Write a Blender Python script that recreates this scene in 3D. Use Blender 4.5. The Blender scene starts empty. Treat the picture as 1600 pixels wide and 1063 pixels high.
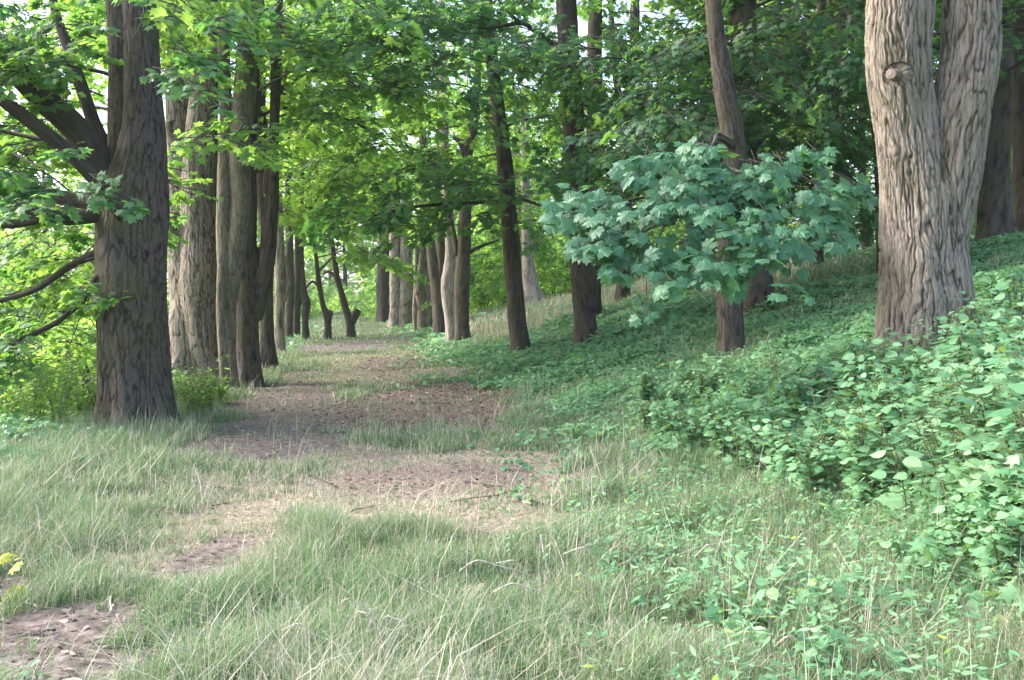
import bpy, math
import numpy as np
from mathutils import Vector, Matrix

rng = np.random.default_rng(11)
scene = bpy.context.scene
COL = scene.collection
R = math.radians

# ------------------------------------------------------------------ camera geometry
F = 1556.0                       # focal length in pixels of the 1600 px wide photograph (35 mm lens)
CH = 1.6                         # eye height
PITCH = math.atan(61.5 / F)
CP, SP = math.cos(PITCH), math.sin(PITCH)


def ray(px, py):
    a = (np.asarray(px, float) - 800) / F
    b = (531.5 - np.asarray(py, float)) / F
    return np.stack([a, CP + b * SP, -SP + b * CP], -1)


def W(px, py, d):
    r = ray(px, py)
    t = np.asarray(d, float) / r[..., 1]
    return np.array([0, 0, CH]) + r * t[..., None]


def project(P):
    x, y, z = P[..., 0], P[..., 1], P[..., 2] - CH
    f = y * CP - z * SP
    u = y * SP + z * CP
    f = np.maximum(f, 1e-3)
    return 800 + F * x / f, 531.5 - F * u / f


# ------------------------------------------------------------------ noise
_perm = np.random.default_rng(3).permutation(256)
_perm = np.concatenate([_perm, _perm, _perm])
_g = np.random.default_rng(4).normal(size=(256, 3))
_g /= np.linalg.norm(_g, axis=1)[:, None]


def noise3(P):
    P = np.asarray(P, float)
    i = np.floor(P).astype(np.int64)
    f = P - i
    w = f * f * f * (f * (f * 6 - 15) + 10)
    i &= 255
    out = 0
    for dx in (0, 1):
        wx = w[..., 0] if dx else 1 - w[..., 0]
        for dy in (0, 1):
            wy = w[..., 1] if dy else 1 - w[..., 1]
            for dz in (0, 1):
                wz = w[..., 2] if dz else 1 - w[..., 2]
                h = _perm[_perm[_perm[i[..., 0] + dx] + i[..., 1] + dy] + i[..., 2] + dz]
                g = _g[h]
                out = out + wx * wy * wz * (g[..., 0] * (f[..., 0] - dx) + g[..., 1] * (f[..., 1] - dy) + g[..., 2] * (f[..., 2] - dz))
    return out * 1.6


def noise2(x, y, s, o=0.0):
    return noise3(np.stack([np.asarray(x) * s + 31.7 + o, np.asarray(y) * s + 57.3, np.full(np.shape(x), 0.37 + o)], -1))


def fbm2(x, y, s, o=0.0):
    return noise2(x, y, s, o) + .5 * noise2(x, y, s * 2.1, o + 5) + .25 * noise2(x, y, s * 4.3, o + 9)


def sstep(a, b, x):
    t = np.clip((x - a) / (b - a), 0, 1)
    return t * t * (3 - 2 * t)


# ------------------------------------------------------------------ terrain
def smin(a, b, k):
    h = np.clip(.5 + .5 * (b - a) / k, 0, 1)
    return b * (1 - h) + a * h - k * h * (1 - h)


def toe(y):
    return 1.3 - .2 * (np.minimum(y, 25) - 9) - .14 * np.maximum(y - 25, 0)


def row_left(y):
    return -4.55 - .136 * (y - 12)


def terrain(x, y):
    x = np.asarray(x, float)
    y = np.asarray(y, float)
    u = (x - toe(y)) * .98
    sp = .5 * (u + np.sqrt(u * u + .3))
    H = np.interp(y, [0, 12, 20, 36, 45, 70], [2.6, 2.7, 2.8, 1.9, 1.1, .9])
    z = smin(.31 * sp, H, .6) + .03 * np.maximum(u - 9, 0)
    ul = row_left(y) - 1.1 - x
    sl = .5 * (ul + np.sqrt(ul * ul + .4))
    z = z - smin(.33 * sl, 2.6 + 0 * sl, .8)
    z = z + .45 * sstep(44, 75, y)
    z = z + .05 * noise2(x, y, .45) + .02 * noise2(x, y, 1.7, 3)
    return z


def G(px, py):
    r = ray(px, py)
    o = np.array([0, 0, CH])
    t = 2.0
    prev = t
    while t < 400:
        p = o + r * t
        if p[2] < float(terrain(p[0], p[1])):
            a, b = prev, t
            for _ in range(30):
                m = .5 * (a + b)
                q = o + r * m
                if q[2] < float(terrain(q[0], q[1])):
                    b = m
                else:
                    a = m
            return o + r * b
        prev = t
        t *= 1.01
    return o + r * t


# ------------------------------------------------------------------ scene helpers
def tag(o, label=None, cat=None, group=None, kind=None):
    if label: o['label'] = label
    if cat: o['category'] = cat
    if group: o['group'] = group
    if kind: o['kind'] = kind
    return o


def empty(name, loc):
    o = bpy.data.objects.new(name, None)
    o.empty_display_size = .2
    o.location = [float(v) for v in loc]
    COL.objects.link(o)
    return o


def link(name, me, mats, parent=None):
    o = bpy.data.objects.new(name, me)
    for m in (mats if isinstance(mats, (list, tuple)) else [mats]):
        if m is not None and len(me.materials) < (len(mats) if isinstance(mats, (list, tuple)) else 1):
            me.materials.append(m)
    COL.objects.link(o)
    if parent is not None:
        o.parent = parent
    return o


class Geo:
    """Collects vertices and polygons of any size as arrays, with a float per vertex."""

    def __init__(self):
        self.v, self.t, self.idx, self.tot, self.mat, self.smooth = [], [], [], [], [], []
        self.n = 0
        self.vec = []

    def add(self, V, faces, t=0.0, mat=0, smooth=False, vec=None):
        V = np.asarray(V, np.float32).reshape(-1, 3)
        faces = [np.asarray(f, np.int64) for f in faces]
        self.v.append(V)
        self.t.append(np.broadcast_to(np.asarray(t, np.float32), (len(V),)))
        self.vec.append(np.zeros((len(V), 3), np.float32) if vec is None else np.asarray(vec, np.float32))
        for f in faces:                       # each f is (m, k)
            if f.size == 0: continue
            self.idx.append((f + self.n).ravel())
            self.tot.append(np.full(len(f), f.shape[1], np.int32))
            self.mat.append(np.full(len(f), mat, np.int32))
            self.smooth.append(np.full(len(f), smooth, bool))
        self.n += len(V)

    def mesh(self, name, attr='tint', vec=None):
        me = bpy.data.meshes.new(name)
        V = np.concatenate(self.v)
        idx = np.concatenate(self.idx).astype(np.int32)
        tot = np.concatenate(self.tot)
        me.vertices.add(len(V))
        me.vertices.foreach_set('co', V.ravel())
        me.loops.add(len(idx))
        me.loops.foreach_set('vertex_index', idx)
        me.polygons.add(len(tot))
        start = np.concatenate([[0], np.cumsum(tot)[:-1]]).astype(np.int32)
        me.polygons.foreach_set('loop_start', start)
        me.polygons.foreach_set('loop_total', tot)
        me.polygons.foreach_set('material_index', np.concatenate(self.mat))
        me.polygons.foreach_set('use_smooth', np.concatenate(self.smooth))
        a = me.attributes.new(attr, 'FLOAT', 'POINT')
        a.data.foreach_set('value', np.concatenate(self.t))
        if vec:
            a = me.attributes.new(vec, 'FLOAT_VECTOR', 'POINT')
            a.data.foreach_set('vector', np.concatenate(self.vec).ravel())
        me.update(calc_edges=True)
        return me


# ------------------------------------------------------------------ materials
def new_mat(name):
    m = bpy.data.materials.new(name)
    m.use_nodes = True
    nt = m.node_tree
    nt.nodes.clear()
    return m, nt, nt.nodes, nt.links


def ramp(N, stops):
    r = N.new('ShaderNodeValToRGB')
    e = r.color_ramp.elements
    while len(e) < len(stops):
        e.new(.5)
    for i, (p, c) in enumerate(stops):
        e[i].position = p
        e[i].color = (*c, 1)
    return r


def leaf_material(name, stops, trans_stops, trans=.46, rough=.45, spec=.28):
    m, nt, N, L = new_mat(name)
    out = N.new('ShaderNodeOutputMaterial')
    at = N.new('ShaderNodeAttribute'); at.attribute_name = 'tint'
    r1 = ramp(N, stops); r2 = ramp(N, trans_stops)
    geo = N.new('ShaderNodeNewGeometry')
    nz = N.new('ShaderNodeTexNoise'); nz.inputs['Scale'].default_value = 35
    nz.inputs['Detail'].default_value = 2
    L.new(geo.outputs['Position'], nz.inputs['Vector'])
    L.new(at.outputs['Fac'], r1.inputs['Fac']); L.new(at.outputs['Fac'], r2.inputs['Fac'])
    mx = N.new('ShaderNodeMix'); mx.data_type = 'RGBA'; mx.blend_type = 'MULTIPLY'
    mp = N.new('ShaderNodeMapRange'); mp.inputs['To Min'].default_value = .75; mp.inputs['To Max'].default_value = 1.25
    L.new(nz.outputs['Fac'], mp.inputs['Value'])
    mx.inputs['Factor'].default_value = 1
    L.new(r1.outputs['Color'], mx.inputs['A']); L.new(mp.outputs['Result'], mx.inputs['B'])
    p = N.new('ShaderNodeBsdfPrincipled')
    p.inputs['Roughness'].default_value = rough
    p.inputs['Specular IOR Level'].default_value = spec
    L.new(mx.outputs['Result'], p.inputs['Base Color'])
    tr = N.new('ShaderNodeBsdfTranslucent')
    L.new(r2.outputs['Color'], tr.inputs['Color'])
    ms = N.new('ShaderNodeMixShader'); ms.inputs['Fac'].default_value = trans
    L.new(p.outputs[0], ms.inputs[1]); L.new(tr.outputs[0], ms.inputs[2])
    L.new(ms.outputs[0], out.inputs['Surface'])
    return m


def bark_material(name, light, dark, moss, moss_amt=.5, scale=1.0):
    m, nt, N, L = new_mat(name)
    out = N.new('ShaderNodeOutputMaterial')
    at = N.new('ShaderNodeAttribute'); at.attribute_name = 'bark'
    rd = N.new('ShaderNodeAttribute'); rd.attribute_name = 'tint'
    mp = N.new('ShaderNodeMapping'); mp.inputs['Scale'].default_value = (42 * scale, 42 * scale, 3.6 * scale)
    L.new(at.outputs['Vector'], mp.inputs['Vector'])
    n1 = N.new('ShaderNodeTexNoise'); n1.inputs['Scale'].default_value = 1; n1.inputs['Detail'].default_value = 5
    n1.inputs['Roughness'].default_value = .65; n1.inputs['Distortion'].default_value = .6
    L.new(mp.outputs[0], n1.inputs['Vector'])
    n2 = N.new('ShaderNodeTexNoise'); n2.inputs['Scale'].default_value = 1.6; n2.inputs['Detail'].default_value = 4
    L.new(at.outputs['Vector'], n2.inputs['Vector'])
    # ridge tops paler, furrows darker: bark tone plus some furrow shade painted in
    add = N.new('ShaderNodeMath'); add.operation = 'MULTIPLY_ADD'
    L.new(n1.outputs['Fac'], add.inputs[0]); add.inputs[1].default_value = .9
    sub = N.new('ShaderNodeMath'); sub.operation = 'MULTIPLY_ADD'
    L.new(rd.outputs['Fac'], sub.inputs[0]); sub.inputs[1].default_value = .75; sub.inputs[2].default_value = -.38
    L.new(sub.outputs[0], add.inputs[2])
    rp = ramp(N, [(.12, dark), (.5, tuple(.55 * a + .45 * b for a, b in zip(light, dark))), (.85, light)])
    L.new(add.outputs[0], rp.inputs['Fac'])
    mr = N.new('ShaderNodeMapRange'); mr.inputs['From Min'].default_value = .44; mr.inputs['From Max'].default_value = .72
    mr.inputs['To Max'].default_value = moss_amt
    L.new(n2.outputs['Fac'], mr.inputs['Value'])
    mx = N.new('ShaderNodeMix'); mx.data_type = 'RGBA'
    L.new(mr.outputs[0], mx.inputs['Factor']); L.new(rp.outputs['Color'], mx.inputs['A'])
    mx.inputs['B'].default_value = (*moss, 1)
    p = N.new('ShaderNodeBsdfPrincipled'); p.inputs['Roughness'].default_value = .9
    p.inputs['Specular IOR Level'].default_value = .2
    L.new(mx.outputs['Result'], p.inputs['Base Color'])
    b = N.new('ShaderNodeBump'); b.inputs['Strength'].default_value = 1.0; b.inputs['Distance'].default_value = .035
    L.new(n1.outputs['Fac'], b.inputs['Height']); L.new(b.outputs[0], p.inputs['Normal'])
    L.new(p.outputs[0], out.inputs['Surface'])
    return m


def plain(name, c, rough=.8):
    m, nt, N, L = new_mat(name)
    out = N.new('ShaderNodeOutputMaterial')
    p = N.new('ShaderNodeBsdfPrincipled'); p.inputs['Roughness'].default_value = rough
    geo = N.new('ShaderNodeNewGeometry')
    nz = N.new('ShaderNodeTexNoise'); nz.inputs['Scale'].default_value = 40
    L.new(geo.outputs['Position'], nz.inputs['Vector'])
    rp = ramp(N, [(.3, tuple(.7 * v for v in c)), (.7, tuple(min(1, 1.25 * v) for v in c))])
    L.new(nz.outputs['Fac'], rp.inputs['Fac']); L.new(rp.outputs['Color'], p.inputs['Base Color'])
    L.new(p.outputs[0], out.inputs['Surface'])
    return m


M = {}
M['leaf'] = leaf_material('maple_leaf', [(0, (.04, .105, .04)), (.5, (.06, .145, .05)), (1, (.11, .20, .05))],
                          [(0, (.20, .46, .06)), (1, (.45, .64, .07))], trans=.5)
M['leaf_bright'] = leaf_material('backlit_maple_leaf', [(0, (.06, .15, .045)), (.5, (.11, .225, .052)), (1, (.17, .29, .06))],
                                 [(0, (.24, .54, .09)), (1, (.52, .76, .11))], trans=.58)  # brighter leaf copy; the glow of backlit foliage is put into its colour
M['leaf_cool'] = leaf_material('cool_maple_leaf', [(0, (.042, .12, .055)), (.5, (.068, .17, .07)), (1, (.13, .24, .065))],
                               [(0, (.16, .44, .08)), (1, (.44, .66, .09))], trans=.5)
M['leaf_teal'] = leaf_material('broad_maple_leaf', [(0, (.036, .12, .056)), (.5, (.056, .16, .078)), (1, (.095, .22, .10))],
                               [(0, (.12, .34, .07)), (1, (.22, .44, .08))], trans=.32, rough=.5, spec=.5)  # bluer green: tint of the skylight on the leaves put into their colour
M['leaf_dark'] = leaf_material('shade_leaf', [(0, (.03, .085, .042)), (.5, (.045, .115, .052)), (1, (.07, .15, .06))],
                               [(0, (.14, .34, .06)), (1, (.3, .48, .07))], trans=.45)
M['herb'] = leaf_material('herb_leaf', [(0, (.055, .15, .072)), (.5, (.12, .265, .125)), (.85, (.20, .36, .18)), (1, (.28, .38, .06))],
                          [(0, (.14, .34, .08)), (1, (.34, .50, .10))], trans=.3, rough=.5)
M['grass'] = leaf_material('grass_blade', [(0, (.06, .145, .055)), (.35, (.14, .26, .105)), (.58, (.26, .35, .19)), (.74, (.46, .39, .29)), (1, (.68, .58, .49))],
                           [(0, (.12, .27, .06)), (.6, (.24, .31, .12)), (1, (.4, .34, .24))], trans=.28, rough=.5)
M['twig'] = plain('twig_bark', (.045, .04, .03), .9)
M['bark_grey'] = bark_material('grey_ridged_bark', (.33, .27, .215), (.052, .042, .033), (.15, .13, .055), .35)
M['bark_brown'] = bark_material('brown_furrowed_bark', (.12, .094, .077), (.025, .019, .016), (.085, .085, .03), .6)
M['bark_dark'] = bark_material('dark_bark', (.085, .066, .052), (.025, .02, .016), (.06, .06, .025), .5)
M['bark_pale'] = bark_material('pale_bark', (.42, .35, .31), (.16, .12, .10), (.2, .18, .1), .25)
M['bark_olive'] = bark_material('smooth_olive_bark', (.25, .205, .155), (.075, .062, .045), (.12, .12, .06), .5)
M['cut'] = plain('cut_wood', (.22, .165, .135))

# ------------------------------------------------------------------ tubes and trunks
def catmull(P, n):
    P = np.asarray(P, float)
    if len(P) == 2:
        t = np.linspace(0, 1, n)[:, None]
        return P[0] * (1 - t) + P[1] * t
    Q = np.concatenate([[2 * P[0] - P[1]], P, [2 * P[-1] - P[-2]]])
    seg = np.linalg.norm(np.diff(P[:, :3], axis=0), axis=1)
    s = np.concatenate([[0], np.cumsum(seg)])
    u = np.linspace(0, s[-1], n)
    k = np.clip(np.searchsorted(s, u, 'right') - 1, 0, len(P) - 2)
    t = ((u - s[k]) / np.maximum(seg[k], 1e-9))[:, None]
    p0, p1, p2, p3 = Q[k], Q[k + 1], Q[k + 2], Q[k + 3]
    return .5 * ((2 * p1) + (-p0 + p2) * t + (2 * p0 - 5 * p1 + 4 * p2 - p3) * t ** 2 + (-p0 + 3 * p1 - 3 * p2 + p3) * t ** 3)


def frames(P):
    T = np.gradient(P, axis=0)
    T /= np.maximum(np.linalg.norm(T, axis=1)[:, None], 1e-9)
    ref = np.array([1., 0, 0]) if abs(T[0, 0]) < .8 else np.array([0, 1., 0])
    A = np.zeros_like(P)
    a = ref - T[0] * ref.dot(T[0]); a /= np.linalg.norm(a)
    for i in range(len(P)):
        a = a - T[i] * a.dot(T[i]); a /= np.linalg.norm(a)
        A[i] = a
    return T, A, np.cross(T, A)


def tube(P4, seg, n):
    """P4: control points x, y, z, radius. Returns verts, quads, caps, and the sampled axis."""
    S = catmull(P4, n)
    P, r = S[:, :3], np.maximum(S[:, 3], .002)
    T, A, B = frames(P)
    th = np.linspace(0, 2 * np.pi, seg, endpoint=False)
    V = P[:, None] + r[:, None, None] * (np.cos(th)[None, :, None] * A[:, None] + np.sin(th)[None, :, None] * B[:, None])
    i = np.arange(n - 1)[:, None] * seg
    j = np.arange(seg)[None]
    j2 = (j + 1) % seg
    Q = np.stack([i + j, i + j2, i + seg + j2, i + seg + j], -1).reshape(-1, 4)
    caps = np.stack([np.arange(seg)[::-1], (n - 1) * seg + np.arange(seg)])
    s = np.concatenate([[0], np.cumsum(np.linalg.norm(np.diff(P, axis=0), axis=1))])
    return V, Q, caps, dict(P=P, r=r, T=T, A=A, B=B, s=s, th=th)


def bark_ridge(q, width):
    """plateau height 0..1 with narrow furrows, from bark coordinates (arc x, arc y, along)."""
    f = 1.0 / width
    w = noise3(q * np.array([6, 6, 4.0]) + 7) * .018 + noise3(q * np.array([17, 17, 13]) + 3) * .009
    q2 = q + np.stack([w, -w, 0 * w], -1)
    a = np.abs(noise3(q2 * np.array([f * .75, f * .75, f * .085])))
    b = np.abs(noise3(q2 * np.array([f * 1.4, f * 1.4, f * .2]) + 19))
    c = noise3(q2 * np.array([f * 2.6, f * 2.6, f * .8]) + 41)
    a = sstep(.01, .27, a); b = sstep(.01, .30, b)
    return np.clip(.58 * a + .36 * b + .14 * c, 0, 1)


def trunk_mesh(name, stems, vox=None, amp=.012, width=.05, flare=0.0, lobes=5, base_r=.3, smooth=6, seed=0):
    g = Geo()
    axes = []
    if vox:
        for k, S in enumerate(stems):
            L = np.linalg.norm(np.diff(np.asarray(S)[:, :3], axis=0), axis=1).sum()
            V, Q, C, ax = tube(S, 28, max(8, int(L / .08)))
            g.add(V, [Q, C])
            axes.append(ax)
        tmp = bpy.data.objects.new('tmp', g.mesh('tmp'))
        COL.objects.link(tmp)
        md = tmp.modifiers.new('r', 'REMESH'); md.mode = 'VOXEL'; md.voxel_size = vox; md.adaptivity = 0
        sm = tmp.modifiers.new('s', 'SMOOTH'); sm.factor = .5; sm.iterations = smooth
        dg = bpy.context.evaluated_depsgraph_get()
        ev = tmp.evaluated_get(dg)
        me = ev.to_mesh()
        V = np.zeros(len(me.vertices) * 3, np.float32); me.vertices.foreach_get('co', V); V = V.reshape(-1, 3).astype(float)
        Nn = np.zeros(len(me.vertices) * 3, np.float32); me.vertices.foreach_get('normal', Nn); Nn = Nn.reshape(-1, 3).astype(float)
        idx = np.zeros(len(me.loops), np.int32); me.loops.foreach_get('vertex_index', idx)
        tot = np.zeros(len(me.polygons), np.int32); me.polygons.foreach_get('loop_total', tot)
        st = np.zeros(len(me.polygons), np.int32); me.polygons.foreach_get('loop_start', st)
        faces = []
        for kk in (3, 4):
            s_ = st[tot == kk]
            if len(s_): faces.append(idx[s_[:, None] + np.arange(kk)])
        ev.to_mesh_clear()
        om = tmp.data
        bpy.data.objects.remove(tmp); bpy.data.meshes.remove(om)
        AP = np.concatenate([a['P'] for a in axes]); AR = np.concatenate([a['r'] for a in axes])
        AA = np.concatenate([a['A'] for a in axes]); AB = np.concatenate([a['B'] for a in axes])
        AS = np.concatenate([a['s'] + 3.3 * k for k, a in enumerate(axes)]); AT = np.concatenate([a['T'] for a in axes])
        AM = np.concatenate([np.full(len(a['r']), np.median(a['r'])) for a in axes])
        AO = np.concatenate([np.full(len(a['r']), 5.1 * k) for k, a in enumerate(axes)])
        near = np.zeros(len(V), int)
        for c in range(0, len(V), 20000):
            D = np.linalg.norm(V[c:c + 20000, None] - AP[None], axis=2) - AR[None]
            near[c:c + 20000] = D.argmin(1)
        rel = V - AP[near]
        ca = (rel * AA[near]).sum(1); sa = (rel * AB[near]).sum(1)
        th = np.arctan2(sa, ca)
        q = np.stack([np.cos(th) * AM[near] + AO[near], np.sin(th) * AM[near], AS[near] + (rel * AT[near]).sum(1)], 1)
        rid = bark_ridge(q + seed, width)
        loc_amp = amp * np.clip(AR[near] / (base_r * .7), .25, 1)
        big = noise3(V * np.array([2.2, 2.2, .9]) + seed) * .05 * base_r / .3
        V = V + Nn * ((rid - .6) * loc_amp + big * np.clip(AR[near] / base_r, .2, 1))[:, None]
        if flare:
            h = V[:, 2] - 0.0
            ang = np.arctan2(V[:, 1], V[:, 0])
            lob = .55 + .45 * np.sin(lobes * ang + seed) + .2 * np.sin((lobes + 2) * ang + 2 * seed)
            k = flare * np.exp(-np.clip(h, 0, 9) / .38) * np.clip(lob, 0, 1.3)
            V[:, :2] += V[:, :2] / np.maximum(np.linalg.norm(V[:, :2], axis=1), .05)[:, None] * (k * base_r)[:, None]
        g2 = Geo()
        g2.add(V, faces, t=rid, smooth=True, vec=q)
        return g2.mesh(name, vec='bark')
    for k, S in enumerate(stems):
        L = np.linalg.norm(np.diff(np.asarray(S)[:, :3], axis=0), axis=1).sum()
        n = int(np.clip(L / .12, 8, 120))
        V, Q, C, ax = tube(S, 28, n)
        rm = float(np.median(ax['r']))
        th = ax['th']
        q = np.stack(np.broadcast_arrays(np.cos(th)[None] * rm + 5.1 * k, np.sin(th)[None] * rm, ax['s'][:, None]), -1)
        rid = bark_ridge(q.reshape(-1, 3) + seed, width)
        out = (V - ax['P'][:, None]) / ax['r'][:, None, None]
        big = noise3(V.reshape(-1, 3) * np.array([2.5, 2.5, 1.1]) + seed) * .16
        d = ((rid - .6).reshape(V.shape[:2]) * min(amp, .08 * rm) + big.reshape(V.shape[:2]) * ax['r'][:, None])
        V = V + out * d[..., None]
        if flare and k == 0:
            h = V[..., 2]
            ang = th[None] + 0 * h
            lob = .55 + .45 * np.sin(lobes * ang + seed)
            V = V + out * (flare * np.exp(-np.clip(h, 0, 9) / .4) * lob * base_r)[..., None]
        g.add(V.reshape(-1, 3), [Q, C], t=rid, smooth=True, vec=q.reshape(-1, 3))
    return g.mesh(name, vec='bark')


# ------------------------------------------------------------------ leaves
def half_outline(pts):
    """two n-gons sharing the midrib; folded a little along it and drooping at the tip"""
    up = [(0, 0)] + pts + [(1, 0)]
    V = [(x, y) for x, y in up] + [(x, -y) for x, y in pts]
    n = len(pts)
    V = np.array([(x, y, -.18 * abs(y) - .12 * x * x) for x, y in V])
    f1 = list(range(n + 2))[::-1]
    f2 = [0] + list(range(n + 2, 2 * n + 2)) + [n + 1]
    return V, [np.array([f1, f2])]


def fan_leaf(pts):
    P = [(1, 0)] + pts + [(0, 0)] + [(x, -y) for x, y in pts[::-1]]
    V = np.array([(.36, 0)] + P, float)
    n = len(P)
    f = np.array([(0, 1 + i, 1 + (i + 1) % n) for i in range(n)])
    z = -.16 * np.abs(V[:, 1]) - .16 * V[:, 0] ** 2 + .03 * np.sin(9 * V[:, 1] + 5 * V[:, 0])
    return np.column_stack([V, z]), [f]


T_MAPLE = fan_leaf([(.80, .09), (.78, .19), (.62, .20), (.66, .34), (.74, .50), (.58, .46), (.46, .55), (.40, .40), (.28, .56), (.12, .56), (.10, .42), (-.06, .34), (-.03, .12)])
T_MAPLE_MID = half_outline([(.10, .46), (.34, .26), (.66, .50), (.60, .16)][0:4])
T_OVAL = half_outline([(.22, .27), (.6, .25)])
T_NETTLE = half_outline([(.04, .2), (.14, .36), (.2, .32), (.34, .41), (.40, .34), (.54, .35), (.60, .26), (.74, .23), (.80, .13)])
T_FAR = half_outline([(.45, .42)])
T_LANCE = half_outline([(.3, .15), (.65, .12)])


def put_leaves(g, tmpl, P, D, Nv, S, t, mat=0):
    if len(P) == 0: return
    V, F_ = tmpl
    D = D / np.maximum(np.linalg.norm(D, axis=1)[:, None], 1e-9)
    Nv = Nv - D * (Nv * D).sum(1)[:, None]
    Nv = Nv / np.maximum(np.linalg.norm(Nv, axis=1)[:, None], 1e-9)
    Y = np.cross(Nv, D)
    S = np.broadcast_to(np.asarray(S, float), (len(P),))
    out = P[:, None] + S[:, None, None] * (V[None, :, 0:1] * D[:, None] + V[None, :, 1:2] * Y[:, None] + V[None, :, 2:3] * Nv[:, None])
    k = len(V)
    off = (np.arange(len(P)) * k)[:, None, None]
    faces = [(f[None] + off).reshape(-1, f.shape[1]) for f in F_]
    g.add(out.reshape(-1, 3), faces, t=np.repeat(np.broadcast_to(t, (len(P),)), k), mat=mat)


def put_twigs(g, A, B, ra, rb, mat=1):
    """three-sided thin sticks from A to B"""
    if len(A) == 0: return
    A = np.asarray(A, float); B = np.asarray(B, float)
    D = B - A
    D /= np.maximum(np.linalg.norm(D, axis=1)[:, None], 1e-9)
    U = np.cross(D, np.array([.3, .2, .93])); U /= np.maximum(np.linalg.norm(U, axis=1)[:, None], 1e-9)
    Wv = np.cross(D, U)
    vs = []
    ra = np.broadcast_to(ra, (len(A),))[:, None]; rb = np.broadcast_to(rb, (len(A),))[:, None]
    for P, r in ((A, ra), (B, rb)):
        for k in range(4):
            a = k * math.pi / 2
            vs.append(P + r * (math.cos(a) * U + math.sin(a) * Wv))
    V = np.stack(vs, 1)
    f = np.array([(k, (k + 1) % 4, 4 + (k + 1) % 4, 4 + k) for k in range(4)])
    g.add(V.reshape(-1, 3), [(f[None] + (np.arange(len(A)) * 8)[:, None, None]).reshape(-1, 4)], t=.5, mat=mat, smooth=True)


def make_spray(r, n=34, L=1.0):
    """records of one flat leafy spray growing along +X: leaf positions, directions, normals, sizes, and its twigs"""
    P, D, Nv, S, A, B = [], [], [], [], [], []
    main = [np.array([0, 0, 0.])]
    for i in range(5):
        main.append(main[-1] + np.array([L / 5, r.normal(0, .04) * L, -.02 * L * i + r.normal(0, .015)]))
    for a, b in zip(main[:-1], main[1:]): A.append(a); B.append(b)
    ends = [(main[-1], np.array([1., 0, 0]))]
    for i in range(1, 6):
        for s in (-1, 1):
            if r.random() < .12: continue
            h = s * r.uniform(.6, 1.15)
            d = np.array([math.cos(h), math.sin(h), r.normal(-.08, .12)])
            l = L * r.uniform(.22, .48) * (1.15 - .12 * i)
            e = main[i] + d * l
            A.append(main[i]); B.append(e)
            ends.append((e, d)); ends.append((main[i] + d * l * .55, d))
    while len(P) < n:
        e, d = ends[r.integers(len(ends))]
        ang = r.uniform(-1.3, 1.3)
        dd = np.array([d[0] * math.cos(ang) - d[1] * math.sin(ang), d[0] * math.sin(ang) + d[1] * math.cos(ang), r.uniform(-.75, .05)])
        P.append(e + dd * r.uniform(.02, .10) + r.normal(0, .03, 3)); D.append(dd)
        nn = np.array([r.normal(0, .38), r.normal(0, .38), 1.0]); Nv.append(nn)
        S.append(r.uniform(.75, 1.2))
    return tuple(np.array(x) for x in (P, D, Nv, S, A, B))


SPRAYS = [make_spray(np.random.default_rng(100 + i), n) for i, n in enumerate((30, 34, 38, 42, 36, 32))]


def rot_frames(az, pitch, roll):
    """columns: spray axis, side, normal"""
    ca, sa, cp, sp = np.cos(az), np.sin(az), np.cos(pitch), np.sin(pitch)
    X = np.stack([ca * cp, sa * cp, sp], -1)
    Y = np.stack([-sa, ca, 0 * sa], -1)
    Z = np.cross(X, Y)
    cr, sr = np.cos(roll)[:, None], np.sin(roll)[:, None]
    Y2 = Y * cr + Z * sr
    return np.stack([X, Y2, np.cross(X, Y2)], -1)      # (n,3,3)


class Foliage:
    """leaf records and twigs gathered for one crown"""

    def __init__(self, r):
        self.r = r
        self.P, self.D, self.N, self.S, self.t, self.A, self.B, self.ra = [], [], [], [], [], [], [], []

    def sprays(self, C, az, pitch, size, leaf, keep=1.0, tone=0.0):
        r = self.r
        n = len(C)
        roll = r.normal(0, .3, n)
        M3 = rot_frames(np.asarray(az), np.asarray(pitch), roll)
        pick = r.integers(len(SPRAYS), size=n)
        for i in range(n):
            P, D, N, S, A, B = SPRAYS[pick[i]]
            R3 = M3[i].T * 1.0
            s = size[i]
            m = r.random(len(P)) < keep
            self.P.append(C[i] + s * (P[m] @ R3)); self.D.append(D[m] @ R3); self.N.append(N[m] @ R3)
            self.S.append(S[m] * leaf)
            tt = r.normal(.45 + tone, .12)
            self.t.append(np.clip(tt + r.normal(0, .16, m.sum()), 0, 1))
            self.A.append(C[i] + s * (A @ R3)); self.B.append(C[i] + s * (B @ R3))
            self.ra.append(np.full(len(A), .004 + .004 * s))

    def leaves(self, P, D, N, S, t):
        self.P.append(P); self.D.append(D); self.N.append(N); self.S.append(np.broadcast_to(S, (len(P),))); self.t.append(np.broadcast_to(t, (len(P),)))

    def branch(self, pts, r0, r1):
        pts = np.asarray(pts, float)
        k = len(pts) - 1
        rr = np.linspace(r0, r1, k + 1)
        self.A.append(pts[:-1]); self.B.append(pts[1:]); self.ra.append(rr[:-1])

    def mesh(self, name, tmpl, twigs=True):
        g = Geo()
        put_leaves(g, tmpl, np.concatenate(self.P), np.concatenate(self.D), np.concatenate(self.N), np.concatenate(self.S), np.concatenate(self.t))
        if twigs and self.A:
            ra = np.concatenate(self.ra)
            put_twigs(g, np.concatenate(self.A), np.concatenate(self.B), ra, ra * .75)
        return g.mesh(name)


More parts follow.
